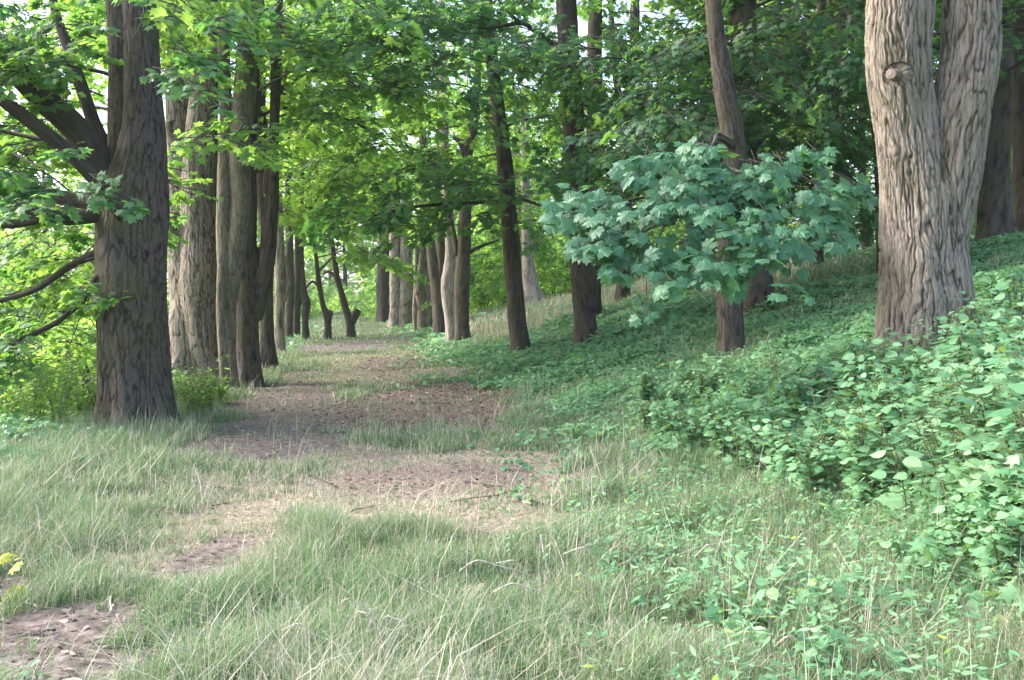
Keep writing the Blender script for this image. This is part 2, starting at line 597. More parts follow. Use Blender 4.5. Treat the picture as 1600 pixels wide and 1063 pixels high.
def grow(fo, axis, n, z0, z1, reach, leaf, size=1.0, az=(0, 360), per_m=2.6, rise=.45, droop=.5, thin_above=1e9, keep=1.0, r_br=.03, tone=0.0, inner=.25):
    """branches from the trunk axis (function of height) bearing sprays"""
    r = fo.r
    for i in range(n):
        h = z0 + (z1 - z0) * (i + r.random()) / n
        a = R(az[0] + (az[1] - az[0]) * ((i * .618034 + r.random() * .25) % 1))
        k = (h - z0) / max(z1 - z0, .1)
        Lb = reach * r.uniform(.6, 1.1) * (1 - .55 * k * k)
        base = axis(h)
        u = np.linspace(0, 1, 7)
        side = r.normal(0, .12)
        aa = a + side * u * 2
        rad = Lb * u
        zz = Lb * (rise * u - droop * u * u * (1.1 - .4 * k)) + r.normal(0, .05, 7)
        pts = base + np.stack([np.cos(aa) * rad, np.sin(aa) * rad, zz], -1)
        fo.branch(pts, r_br * (Lb / 4 + .3), .008)
        pm = per_m * (.45 if h > thin_above else 1)
        m = max(2, int(Lb * pm / size))
        uu = r.uniform(inner, 1, m); uu[0] = .98
        c = np.stack([np.interp(uu, u, pts[:, j]) for j in range(3)], -1) + r.normal(0, .12, (m, 3))
        saz = np.interp(uu, u, aa) + r.choice([-1, 1], m) * r.uniform(.1, 1.1, m)
        fo.sprays(c, saz, r.normal(-.22, .2, m), size * r.uniform(.75, 1.25, m), leaf * (1.0 if h <= thin_above else 1.25), keep, tone)


# ------------------------------------------------------------------ a whole tree from its picture outline
INFO = []


def stem_pts(S, d, base=None):
    out = []
    for p in S:
        dd = d + (p[3] if len(p) > 3 else 0)
        w = W(p[0], p[1], dd)
        out.append([*w, .5 * p[2] * dd / F])
    return np.array(out)


def bough(fo, b, line, n, leaf, size=.8, jit=.35, tone=0.0, r0=.02, pitch=-.25, droop=.0):
    pts = np.array([W(*p) for p in line]) - b
    S = catmull(pts, 14)
    fo.branch(S, r0, .005)
    r = fo.r
    u = r.uniform(.12, 1, n); u[0] = 1
    c = np.stack([np.interp(u, np.linspace(0, 1, 14), S[:, j]) for j in range(3)], -1) + r.normal(0, 1, (n, 3)) * np.array([jit, jit * 1.3, jit * .55])
    d = S[-1] - S[0]
    a = math.atan2(d[1], d[0])
    fo.sprays(c, a + r.normal(0, .8, n), r.normal(pitch, .22, n), size * r.uniform(.7, 1.25, n), leaf, 1.0, tone)


def tree(name, label, base, stems, bark, d=None, vox=None, amp=.012, width=.05, flare=.25, group=None, crown=None, leafmat='leaf',
         tmpl=T_MAPLE_MID, limbs=(), category='tree', seed=1, smooth=6, lobes=5, limb_bark=None):
    if d is None:
        b = G(*base)
    else:
        b = W(base[0], base[1], d); b[2] = terrain(b[0], b[1])
    d = b[1]
    root = empty(name, b)
    tag(root, label, category, group)
    ST = []
    for k, S in enumerate(stems):
        P = stem_pts(S, d)
        if k == 0 or abs(S[0][1] - base[1]) < 12:
            low = P[0].copy(); low[2] = b[2] - .35
            P = np.concatenate([[low], P])
        P[:, :3] -= b
        ST.append(P)
    br = float(ST[0][1, 3])
    me = trunk_mesh('trunk', ST, vox=vox, amp=amp, width=width, flare=flare, base_r=br, seed=seed, smooth=smooth, lobes=lobes)
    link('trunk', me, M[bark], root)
    for li in limbs:
        P = stem_pts(li, d); P[:, :3] -= b
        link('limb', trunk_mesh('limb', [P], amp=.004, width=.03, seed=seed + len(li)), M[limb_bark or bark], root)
    INFO.append((name, round(d, 1), round(br * 2, 2), [round(float(v), 2) for v in b]))
    axis_pts = ST[0]

    def axis(h):
        return np.array([np.interp(h, axis_pts[:, 2], axis_pts[:, j]) for j in range(2)] + [h])
    if crown:
        fo = Foliage(np.random.default_rng(seed + 50))
        for c in (crown if isinstance(crown, list) else [crown]):
            if callable(c): c(fo, b)
            else: grow(fo, axis, **c)
        link('crown', fo.mesh('crown', tmpl), [M[leafmat], M['twig']], root)
    return root, b


def top_at(d):                    # height of the frame's upper edge at a distance
    return CH + 470 * d / F


TOP = dict(n=9, z0=7.0, z1=12, reach=4.6, leaf=.24, size=1.3, per_m=2.2)      # upper crown above the bank, out of view, added to shade the slope
def l1_boughs(fo, b):
    for ln, n, lf, tone in [([(180, 395, 12.4), (110, 415, 13), (50, 455, 13.5), (-40, 500, 14)], 16, .12, .1),
                            ([(160, 430, 12.4), (130, 470, 12.4), (85, 510, 12.2), (0, 550, 12)], 14, .12, .1),
                            ([(150, 380, 14.5), (90, 440, 15), (60, 500, 15), (20, 560, 15)], 22, .13, .3),
                            ([(160, 400, 16), (140, 450, 16), (120, 510, 16.5), (100, 560, 17)], 20, .13, .3),
                            ([(120, 350, 15), (60, 400, 16), (0, 430, 16), (-60, 470, 16)], 20, .13, .2),
                            ([(130, 300, 14.5), (60, 370, 14.5), (0, 420, 14.5)], 10, .13, .1),
                            ([(160, 150, 12.5), (90, 120, 12), (20, 90, 11.5), (-60, 80, 11)], 20, .13, .15),
                            ([(150, 60, 12.5), (90, 40, 12), (30, 20, 11.5), (-40, 0, 11)], 22, .13, -.05),
                            ([(120, 220, 14.5), (60, 200, 15), (0, 190, 15)], 14, .13, .1),
                            ([(110, 300, 11.2), (70, 270, 10.8), (20, 260, 10.4)], 8, .12, -.25),
                            ([(20, 240, 10), (60, 260, 9.8), (110, 275, 9.6)], 4, .12, -.25),
                            ([(215, -60, 11.5), (225, 10, 10), (215, 50, 9.6), (200, 70, 9.5)], 5, .12, -.2),
                            ([(230, -40, 11), (260, 40, 9.8), (290, 90, 9.5), (320, 125, 9.4)], 8, .12, -.2),
                            ([(240, -60, 11), (260, -20, 9.8), (275, 5, 9.6)], 5, .12, .45),
                            ([(300, -120, 12), (350, -60, 12), (400, -30, 12), (460, -20, 12)], 8, .13, .1)]:
        bough(fo, b, ln, n, lf, .55, .22, tone, .014)


def l2_boughs(fo, b):
    for ln, n, tone in [([(285, 80, 19.8), (255, 60, 20.5), (225, 40, 21), (190, 40, 22)], 20, .1),
                        ([(285, -20, 19.8), (300, 20, 22), (320, 60, 24), (350, 90, 26)], 18, .15),
                        ([(290, -60, 19.8), (330, -20, 18.5), (370, 0, 18), (410, 10, 18)], 16, .1),
                        ([(280, -40, 19.8), (240, -10, 19), (190, 0, 18.5), (120, 0, 18)], 26, .1),
                        ([(280, 180, 19.8), (250, 200, 21.5), (210, 220, 23), (150, 220, 24)], 18, .25),
                        ([(285, 120, 19.8), (240, 130, 21.5), (180, 120, 23), (100, 110, 24)], 26, .2),
                        ([(280, -20, 19.8), (200, 40, 22), (120, 30, 23), (30, 40, 24)], 26, .2)]:
        bough(fo, b, ln, n, .15, .8, .4, tone, .018)


def r4_boughs(fo, b):
    for ln, n, tone in [([(792, 318, 21.3), (720, 318, 20.3), (660, 322, 19.5), (600, 332, 18.9), (540, 350, 18.6)], 30, -.2),
                        ([(786, 290, 21.3), (740, 285, 20), (690, 280, 19), (640, 290, 18.5)], 18, -.1),
                        ([(782, 240, 21.5), (720, 250, 21), (640, 260, 20), (540, 300, 19.5)], 18, .1),
                        ([(776, 190, 21.5), (700, 200, 21.5), (600, 220, 22), (500, 260, 22)], 16, .3),
                        ([(775, 150, 21.5), (700, 130, 21), (610, 140, 20.5), (520, 170, 20)], 22, .1),
                        ([(770, 100, 21.5), (680, 80, 20), (600, 70, 18), (520, 90, 17)], 34, -.1),
                        ([(765, 50, 21.5), (690, 30, 19), (600, 20, 17), (500, 30, 16)], 36, -.2),
                        ([(765, 20, 21.5), (690, -10, 18), (560, -20, 16.5), (440, -10, 16)], 36, -.1),
                        ([(760, 20, 21.5), (740, 80, 19), (730, 130, 18), (740, 160, 17.5)], 16, -.15)]:
        bough(fo, b, ln, n, .15, .8, .38, tone, .02)


def l5_boughs(fo, b):
    for ln, n, tone in [([(420, 300, 23), (460, 260, 24), (520, 250, 25), (600, 240, 26)], 30, .35),
                        ([(418, 340, 23), (450, 320, 22.5), (500, 330, 22.5), (540, 350, 23)], 24, .25),
                        ([(412, 220, 23), (470, 170, 25), (550, 150, 26), (640, 160, 27)], 34, .35),
                        ([(410, 150, 23), (450, 90, 24), (510, 60, 25), (600, 60, 26)], 34, .3),
                        ([(405, 80, 23), (440, 20, 23), (500, 0, 24), (580, -10, 24)], 30, .2),
                        ([(404, 60, 23), (380, 20, 22), (340, 0, 21), (290, 0, 20)], 20, .2),
                        ([(410, 250, 23), (440, 200, 25), (470, 200, 28), (500, 210, 30)], 24, .4)]:
        bough(fo, b, ln, n, .15, .85, .42, tone, .018)


def r3_boughs(fo, b):
    for ln, n, tone in [([(884, 60, 20), (840, 60, 18.5), (800, 80, 17.5), (770, 110, 17)], 18, -.2),
                        ([(880, 150, 20), (890, 120, 18), (900, 100, 17.5), (905, 140, 17.3)], 10, -.1),
                        ([(890, 230, 20), (880, 250, 18.3), (880, 290, 18), (870, 320, 18)], 12, -.1),
                        ([(905, 220, 20), (930, 230, 18.5), (960, 260, 18), (980, 300, 18)], 16, -.2),
                        ([(890, 120, 20), (960, 130, 19), (1030, 170, 18), (1080, 220, 17.5)], 30, -.2),
                        ([(888, 60, 20), (960, 60, 19), (1040, 90, 18), (1100, 150, 17)], 30, -.1),
                        ([(900, 260, 20), (970, 220, 20), (1050, 230, 20), (1110, 250, 20)], 24, -.2)]:
        bough(fo, b, ln, n, .14, .75, .36, tone, .018, pitch=-.5)


# ------------------------------------------------------------------ the row on the left of the path
ROWL = 'old trees in the row left of the path'
ROWR = 'old trees in the row right of the path'
tree('old_tree', 'thick foremost trunk left of the path with dark mossy limbs spreading left', (213, 672),
     [[(217, 672, 106), (214, 600, 102), (211, 500, 101), (209, 400, 104), (208, 340, 108), (212, 280, 92), (226, 200, 62), (222, 100, 56), (218, 0, 54), (212, -150, 50), (205, -420, 44)],
      [(200, 420, 70), (194, 330, 62), (192, 250, 48, .05), (190, 150, 40, .05), (186, 50, 38, .05), (178, -120, 36, .1), (160, -420, 30, .2)]],
     'bark_brown', vox=.0105, amp=.017, width=.036, flare=.6, seed=3,
     limbs=[[(190, 350, 44), (165, 280, 46), (130, 215, 44, -.2), (70, 155, 40, -.5), (20, 108, 36, -.7), (-60, 40, 30, -1)],
            [(196, 335, 34, -.35), (160, 290, 26, -.6), (110, 240, 24, -.9), (60, 200, 22, -1.1), (15, 165, 20, -1.3), (-60, 110, 16, -1.5)],
            [(168, 235, 24, .1), (150, 200, 22, .1), (125, 130, 20, .1), (108, 80, 16, .2), (85, 10, 14, .3), (70, -80, 10, .4)],
            [(175, 315, 34), (130, 315, 26, .2), (80, 305, 22, .3), (30, 292, 18, .5), (-70, 275, 12, .8)],
            [(175, 330, 36, -.1), (140, 338, 24, -.3), (90, 340, 21, -.5), (40, 326, 18, -.7), (-70, 300, 14, -1)],
            [(180, 335, 30, .2), (130, 340, 16, .3), (70, 342, 15, .4), (20, 350, 14, .5), (-70, 352, 10, .6)],
            [(180, 385, 24, .1), (150, 397, 15, .1), (110, 415, 11, .1), (50, 455, 9, .2), (-40, 480, 6, .3)],
            [(178, 420, 18, -.2), (150, 435, 10, -.3), (128, 470, 9, -.4), (85, 505, 8, -.6), (0, 545, 7, -.9), (-50, 560, 5, -1.1)],
            [(150, 200, 26, 1.2), (120, 230, 30, 1.6), (60, 235, 26, 2.0), (0, 215, 20, 2.4), (-60, 190, 16, 2.6)]],
     crown=[l1_boughs, dict(n=10, z0=3.0, z1=7.5, reach=4.2, leaf=.15, az=(95, 180), per_m=3.0, tone=.1),
            dict(n=4, z0=6.0, z1=9, reach=3.5, leaf=.2, az=(0, 360), per_m=1.4)], leafmat='leaf_cool', limb_bark='bark_dark')
tree('old_tree', 'pale grey double trunk with knobbly left edge, second thick tree left of the path', (306, 600),
     [[(296, 602, 66), (296, 540, 62), (294, 450, 60, .1), (288, 370, 50, .1), (282, 300, 42, .15), (281, 200, 40, .2), (280, 100, 38, .2), (280, 0, 36, .3), (276, -150, 32, .4), (270, -380, 28, .5)],
      [(322, 604, 58, -.1), (318, 540, 54, -.1), (312, 450, 62, -.1), (312, 350, 58, -.1), (312, 250, 54, -.1), (318, 150, 46, -.1), (321, 50, 42), (322, -60, 40), (325, -350, 32)],
      [(276, 235, 26), (266, 215, 15), (263, 190, 12)], [(276, 380, 26, -.1), (266, 360, 18, -.2), (268, 330, 16, -.25)]],
     'bark_grey', vox=.016, amp=.016, width=.04, flare=.5, seed=5,
     crown=[l2_boughs, dict(n=6, z0=5.6, z1=9, reach=3.4, leaf=.16, per_m=2.0)], leafmat='leaf_bright')
tree('forked_tree', 'smooth slender trunk curving and forking into tall stems, with a thin shoot at its foot', (364, 612),
     [[(364, 612, 20), (360, 560, 19), (357, 500, 24), (356, 440, 26), (352, 390, 26), (350, 300, 22), (352, 200, 20), (350, 80, 20), (350, -60, 18), (352, -320, 15)],
      [(360, 470, 20), (368, 400, 28), (377, 320, 30), (375, 250, 32), (380, 180, 34), (384, 120, 34), (386, 60, 30), (376, 0, 20), (368, -80, 18), (362, -300, 14)],
      [(354, 618, 17, -.4), (349, 560, 14, -.4), (345, 500, 13, -.3), (345, 440, 12, -.2), (348, 370, 12), (350, 320, 10)],
      [(386, 90, 24), (394, 40, 26), (400, 0, 26), (408, -80, 22), (420, -300, 16)]],
     'bark_olive', vox=.018, amp=.007, width=.035, flare=.3, seed=9,
     crown=[dict(n=6, z0=5.6, z1=9, reach=3.2, leaf=.16)], leafmat='leaf')
tree('old_tree', 'dark broad-footed trunk with a brown fork rising right, behind the slender forked tree', (392, 603),
     [[(390, 603, 40), (388, 540, 36), (385, 460, 36), (384, 400, 36), (384, 340, 34), (388, 250, 26), (392, 150, 24), (392, 0, 22), (392, -200, 18)],
      [(400, 500, 22), (412, 440, 26), (418, 390, 26), (424, 330, 22), (427, 250, 18), (430, 150, 16), (436, 0, 14), (440, -160, 12)]],
     'bark_brown', vox=.025, amp=.014, width=.05, flare=.3, seed=11,
     crown=[dict(n=12, z0=4.2, z1=10, reach=3.6, leaf=.17, az=(-110, 110)), ], leafmat='leaf_bright')
tree('old_tree', 'pale brown trunk with a bundle of dark thin twigs above, left of the path', (419, 578),
     [[(419, 578, 27), (417, 540, 22), (416, 470, 20), (418, 400, 20), (414, 330, 22), (408, 240, 22), (404, 120, 20), (402, -60, 16)],
      [(414, 330, 14), (420, 250, 11, -.3), (428, 190, 9, -.6), (432, 130, 6, -.8), (430, 70, 4, -.9)],
      [(422, 225, 9, -.5), (436, 160, 8, -.8), (447, 110, 6, -1), (455, 60, 4, -1.2)],
      [(424, 210, 8, -.5), (428, 150, 6, -.9), (424, 95, 4, -1.1), (418, 55, 3, -1.3)],
      [(428, 185, 8, -.6), (444, 150, 6, -.6), (462, 125, 4, -.5), (482, 105, 3, -.4)]],
     'bark_brown', amp=.012, width=.05, flare=.35, seed=13,
     crown=[l5_boughs, dict(n=8, z0=4.5, z1=10, reach=4.0, leaf=.17, az=(-120, 120), tone=.25)], leafmat='leaf_bright')
for k, (lab, base, stems, sd) in enumerate([
    ('grey trunk with a twisted fin on its side, left of the path', (438, 553),
     [[(438, 553, 17), (437, 500, 15), (438, 440, 16), (436, 360, 15), (433, 260, 14), (430, 120, 12), (430, 0, 10)], [(444, 470, 8), (450, 440, 7), (446, 400, 6)]], 21),
    ('straight brown trunk half hidden behind the grey finned trunk', (452, 532),
     [[(452, 532, 12), (452, 490, 12), (453, 430, 13), (452, 340, 12), (450, 220, 11), (450, 60, 9)]], 23),
    ('dark stem forming the left foot of an arch at the end of the left row', (463, 529),
     [[(463, 529, 11), (463, 490, 11), (464, 460, 13), (466, 420, 12), (466, 340, 11), (466, 220, 10), (464, 80, 8)], [(464, 478, 10), (469, 466, 13), (476, 462, 12)]], 25),
    ('dark swollen stem forming the right foot of the arch in the left row', (478, 530),
     [[(478, 530, 10), (477, 500, 10), (479, 475, 13), (474, 455, 11), (471, 410, 9), (470, 330, 9), (472, 220, 8), (474, 80, 6)]], 27)]):
    tree('old_tree', lab, base, stems, ['bark_grey', 'bark_brown', 'bark_dark', 'bark_dark'][k], amp=.02, width=.07, flare=.3, seed=sd, group=ROWL,
         crown=[dict(n=11, z0=4.8, z1=13, reach=4.6, leaf=.2, size=1.15, az=(-130, 130), tone=.15)], leafmat='leaf_bright')
tree('pollard_tree', 'small pollarded tree with knobbed head and bent bough, left of two at the path end', (512, 530),
     [[(512, 530, 12), (512, 505, 11), (511, 494, 14), (505, 478, 9), (498, 440, 8), (494, 405, 6), (488, 360, 5), (484, 300, 4)], [(511, 500, 12), (515, 490, 11), (517, 485, 8)], [(500, 450, 5), (488, 440, 4), (475, 455, 3)], [(497, 425, 4), (512, 410, 3), (526, 395, 2)]],
     'bark_dark', amp=.02, width=.07, flare=.2, seed=31,
     crown=[dict(n=14, z0=3.2, z1=8, reach=3.2, leaf=.2, size=1.0, tone=.25)], leafmat='leaf_bright')
tree('pollard_tree', 'small pollarded tree with V-shaped head, right of two at the path end', (548, 527),
     [[(548, 527, 14), (547, 505, 13), (542, 488, 11), (534, 460, 10), (526, 430, 9), (521, 395, 7), (516, 350, 6), (512, 290, 5)], [(549, 505, 12), (556, 492, 12), (560, 484, 9)], [(527, 435, 5), (515, 425, 4), (505, 428, 3)]],
     'bark_dark', amp=.02, width=.07, flare=.2, seed=33,
     crown=[dict(n=14, z0=3.2, z1=9, reach=3.4, leaf=.2, size=1.0, tone=.25)], leafmat='leaf_bright')

# ------------------------------------------------------------------ the row on the right of the path
for k, (lab, base, d, stems, bk, sd) in enumerate([
    ('dark broad leaf-wrapped trunk at the far end of the row right of the path', (598, 512), 62,
     [[(598, 514, 22), (598, 480, 20), (598, 440, 20), (600, 360, 17), (600, 240, 14)]], 'bark_dark', 41),
    ('thick flaking pale trunk paired with a darker stem, far along the right row', (624, 517), 54,
     [[(618, 519, 20), (618, 470, 18), (617, 400, 17), (616, 300, 14)], [(632, 519, 24), (634, 460, 22), (635, 400, 20), (636, 280, 15)]], 'bark_grey', 43),
    ('grey trunk with a burr and thin side stems, just before the flaking pale trunk', (656, 522), 46,
     [[(660, 522, 17), (659, 480, 16), (656, 450, 17), (660, 400, 12), (661, 320, 11), (660, 200, 10)], [(650, 522, 9), (649, 480, 9), (651, 440, 8), (652, 380, 8)], [(670, 524, 15), (671, 470, 14), (672, 400, 12), (672, 250, 10)]], 'bark_grey', 45),
    ('brown trunk leaning left with a straight twin behind it, in the right row', (688, 531), 36,
     [[(688, 531, 20), (685, 490, 19), (680, 440, 17), (674, 390, 16), (669, 350, 15), (662, 240, 13), (654, 100, 11)], [(694, 528, 15, .6), (692, 470, 15, .6), (689, 400, 14, .6), (688, 300, 12, .6), (687, 120, 10, .6)]], 'bark_brown', 47),
    ('pale wavy trunk with a swollen bulge halfway up in the right row', (706, 537), 31,
     [[(706, 540, 17), (704, 500, 18), (701, 465, 22), (699, 440, 20), (704, 400, 17), (702, 350, 16), (697, 280, 14), (694, 220, 14), (692, 120, 12), (690, 0, 10)]], 'bark_pale', 49),
    ('straight ribbed olive trunk close beside the pale wavy trunk in the right row', (723, 536), 29.5,
     [[(723, 538, 26), (722, 500, 23), (722, 440, 23), (725, 380, 21), (727, 320, 19), (730, 250, 16), (738, 210, 15), (744, 150, 12), (750, 60, 9)], [(715, 400, 9), (708, 360, 7), (700, 330, 6)], [(728, 245, 12), (720, 222, 11), (708, 215, 7)],
      [(733, 395, 7), (752, 385, 5), (780, 375, 3)]], 'bark_brown', 51)]):
    tree('old_tree', lab, base, stems, bk, d=d, amp=.02, width=.06, flare=.22, seed=sd, group=ROWR,
         crown=[dict(n=12, z0=(4.5 if k else 2.6), z1=min(14, CH + .31 * d), reach=4.4, leaf=.2 if d > 40 else .17, size=1.1, az=(60, 300) if k > 3 else (0, 360), tone=.05)],
         leafmat='leaf_bright')
tree('leaning_tree', 'straight bare brown trunk leaning left, with thin low boughs reaching over the path', (813, 537),
     [[(814, 540, 29), (808, 500, 28), (801, 420, 27), (796, 340, 26), (790, 270, 25), (782, 200, 24), (774, 140, 21), (765, 60, 18), (758, -60, 16), (750, -250, 13)],
      [(796, 318, 9), (770, 316, 7, -.5), (720, 318, 6, -1.2), (660, 322, 5, -2), (600, 332, 3, -2.6)],
      [(797, 312, 7), (815, 312, 6), (835, 318, 5, -.3), (850, 324, 4, -.5)],
      [(775, 118, 9), (790, 108, 8, -.2), (800, 100, 6, -.4)],
      [(772, 100, 10), (755, 60, 8, -.3), (735, 20, 6, -.6), (715, -30, 5, -1)]],
     'bark_brown', amp=.012, width=.045, flare=.2, d=21.5, seed=61, crown=[
        r4_boughs, dict(n=6, z0=4.6, z1=9.0, reach=4.6, leaf=.165, az=(-60, 100), per_m=2.6)], leafmat='leaf_cool')
tree('dark_tree', 'tall upright dark furrowed trunk right of the leaning one, on the edge of the bank', (915, 532),
     [[(916, 534, 40), (913, 500, 36), (909, 420, 35), (906, 340, 35), (898, 250, 34), (894, 150, 34), (888, 60, 33), (884, 0, 33), (876, -150, 30), (866, -380, 24)],
      [(880, 80, 14), (862, 68, 12, -.2), (840, 52, 9, -.5), (815, 36, 8, -.8), (780, 42, 5, -1.2), (740, 45, 3, -1.6)],
      [(815, 36, 6, -.8), (795, 20, 5, -1), (770, -10, 4, -1.2)]],
     'bark_brown', vox=.025, amp=.016, width=.045, flare=.15, d=20, seed=63,
     crown=[r3_boughs, TOP,
            dict(n=5, z0=3.2, z1=5.0, reach=2.4, leaf=.15, az=(-30, 100), per_m=3.0)], leafmat='leaf_cool')
tree('dark_tree', 'second straight trunk showing just behind the upright dark furrowed one', (928, 500),
     [[(926, 500, 28), (926, 420, 27), (926, 340, 26), (928, 250, 25), (930, 150, 24), (930, 0, 22), (932, -150, 19)]],
     'bark_brown', amp=.014, width=.05, d=24.5, seed=65,
     crown=[dict(n=12, z0=3.4, z1=9, reach=4.0, leaf=.165, az=(-60, 200), per_m=2.6)], leafmat='leaf')
tree('dark_tree', 'short-looking trunk on the sunny bank below the spray of broad maple leaves', (973, 466),
     [[(972, 468, 23), (974, 430, 20), (976, 390, 19), (980, 300, 17), (985, 180, 17), (990, 90, 16), (992, 0, 14), (994, -100, 12)],
      [(984, 195, 12), (972, 165, 11), (962, 120, 10), (956, 40, 9), (950, -60, 7)]],
     'bark_dark', amp=.014, width=.05, d=27, seed=67,
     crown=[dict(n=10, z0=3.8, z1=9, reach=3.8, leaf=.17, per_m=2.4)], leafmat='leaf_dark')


def teal_spray(fo, b):
    """the low bough reaching out over the bank towards the path: broad leaves hanging in shingled layers"""
    r = fo.r
    poly = np.array([(865, 335), (905, 300), (960, 262), (1050, 232), (1130, 243), (1200, 232), (1290, 252), (1345, 285), (1325, 322), (1292, 372), (1245, 405),
                     (1205, 402), (1160, 425), (1110, 452), (1060, 440), (1000, 432), (955, 428), (918, 402), (900, 365)], float)

    def inside(x, y):
        c = np.zeros(len(x), bool)
        j = len(poly) - 1
        for i in range(len(poly)):
            xi, yi = poly[i]; xj, yj = poly[j]
            c ^= ((yi > y) != (yj > y)) & (x < (xj - xi) * (y - yi) / (yj - yi + 1e-9) + xi)
            j = i
        return c
    x = r.uniform(850, 1360, 2200); y = r.uniform(222, 462, 2200)
    edge = 14 * np.sin(x * .07) + 10 * np.sin(y * .11 + x * .03)
    m = inside(x + edge * .6, y + edge)
    x, y = x[m], y[m]
    m = noise3(np.stack([x * .009 + y * .012, y * .036 - x * .006, 0 * x + 4.2], -1)) + .45 * noise2(x, y, .05) > -.12
    x, y = x[m][:290], y[m][:290]
    x = np.concatenate([x, [1010, 1030, 1005, 1236, 1240, 1062, 872, 1300, 1335]]); y = np.concatenate([y, [466, 478, 488, 444, 458, 450, 330, 380, 300]])
    d = 8.6 + (455 - y) / 230 * 1.5 + r.normal(0, .25, len(x)) + .0010 * (x - 1000)
    tips = W(x, y, d) - b
    side = (x - 1120) / 260
    ca = np.stack([.9 * side + r.normal(0, .35, len(x)), -.5 + r.normal(0, .25, len(x)), -.40 + r.normal(0, .2, len(x))], -1)
    ca /= np.linalg.norm(ca, axis=1)[:, None]
    cn = np.stack([r.normal(-.05, .2, len(x)), -.55 + r.normal(0, .18, len(x)), .75 + r.normal(0, .12, len(x))], -1)
    cn -= ca * (cn * ca).sum(1)[:, None]; cn /= np.linalg.norm(cn, axis=1)[:, None]
    cs = np.cross(cn, ca)
    for i in range(len(x)):
        k = int(r.integers(3, 7)) if i < 290 else 3
        an = np.linspace(-1.5, 1.5, k) + r.normal(0, .25, k)
        D = np.cos(an)[:, None] * ca[i] + np.sin(an)[:, None] * cs[i] + r.normal(0, .22, (k, 3)) + np.array([0, 0, -.2])
        D /= np.linalg.norm(D, axis=1)[:, None]
        pet = r.uniform(.03, .12, k)[:, None]
        N = cn[i] + r.normal(0, .24, (k, 3))
        fo.leaves(tips[i] + D * pet, D, N, r.uniform(.085, .18, k), np.clip(r.normal(.45, .2, k), 0, 1))
        fo.A.append(np.repeat(tips[i][None], k, 0)); fo.B.append(tips[i] + D * pet); fo.ra.append(np.full(k, .0018))
        fo.branch(np.array([tips[i] - ca[i] * .22 + np.array([0, .1, -.02]), tips[i]]), .004, .002)
    def br(pts, r0, r1):
        fo.branch(np.array([W(*p) for p in pts]) - b, r0, r1)
    br([(1140, 222, 14), (1120, 215, 13), (1100, 250, 11.5), (1080, 300, 10.2), (1040, 345, 9.5), (980, 375, 9.2), (920, 380, 9)], .028, .006)
    br([(1100, 250, 11.5), (1160, 270, 10.5), (1220, 300, 10), (1280, 310, 9.8), (1325, 300, 9.8)], .02, .005)
    br([(1080, 300, 10.2), (1000, 310, 9.9), (930, 320, 9.6), (880, 330, 9.4)], .015, .004)
    br([(1080, 300, 10.2), (1110, 360, 9.4), (1120, 420, 9)], .013, .004)
    br([(1160, 270, 10.5), (1190, 340, 9.7), (1230, 390, 9.2), (1238, 455, 8.9)], .012, .003)
    br([(1040, 345, 9.5), (1020, 400, 9), (1040, 450, 8.8), (1015, 480, 8.6)], .01, .003)


tree('spreading_maple', 'crooked maple on the bank with a low bough of broad pale leaves', (1143, 546),
     [[(1144, 548, 40), (1142, 500, 38), (1140, 450, 38), (1142, 380, 37), (1146, 300, 36), (1148, 250, 36), (1142, 200, 36), (1133, 150, 33), (1124, 90, 29), (1117, 30, 27), (1112, -60, 25), (1106, -250, 22)],
      [(1150, 230, 16), (1132, 218, 13, -.3), (1120, 212, 10, -.6), (1118, 226, 9, -.8)]],
     'bark_brown', vox=.02, amp=.014, width=.045, flare=.15, d=14, seed=69,
     crown=[teal_spray, dict(n=7, z0=6.0, z1=9.5, reach=3.8, leaf=.17, per_m=2.2)], leafmat='leaf_teal', tmpl=T_MAPLE)
def shade_boughs(fo, b):
    for ln, n, tone in [([(1170, 180, 17.5), (1210, 120, 16), (1250, 110, 15), (1290, 140, 14.5)], 22, -.1),
                        ([(1170, 120, 17.5), (1230, 60, 16), (1290, 50, 15), (1340, 80, 14.5)], 24, -.1),
                        ([(1165, 60, 17.5), (1230, 10, 16), (1300, 0, 15), (1360, 20, 15)], 22, 0),
                        ([(1172, 240, 17.5), (1220, 200, 16.5), (1280, 200, 16), (1340, 230, 15.5)], 26, -.1),
                        ([(1172, 260, 17.5), (1240, 270, 17), (1300, 290, 17), (1350, 310, 17)], 22, -.1),
                        ([(1170, 160, 17.5), (1110, 150, 16), (1060, 170, 15), (1010, 210, 14.5)], 26, -.1),
                        ([(1170, 220, 17.5), (1120, 210, 16.5), (1070, 230, 15.5), (1010, 260, 15)], 22, -.1),
                        ([(1165, 80, 17.5), (1100, 60, 16), (1050, 80, 15.5), (1000, 120, 15)], 24, 0)]:
        bough(fo, b, ln, n, .135, .75, .34, tone, .016, pitch=-.45)


tree('dark_tree', 'broad dark trunk directly behind the crooked maple on the bank', (1184, 446),
     [[(1186, 448, 45), (1184, 420, 43), (1180, 330, 42), (1172, 230, 42), (1164, 130, 43), (1160, 0, 42), (1156, -160, 38)]],
     'bark_brown', amp=.016, width=.05, d=17.5, seed=71,
     crown=[shade_boughs, dict(n=9, z0=3.0, z1=8.0, reach=3.8, leaf=.15, az=(-40, 220), per_m=2.8), TOP], leafmat='leaf_dark')


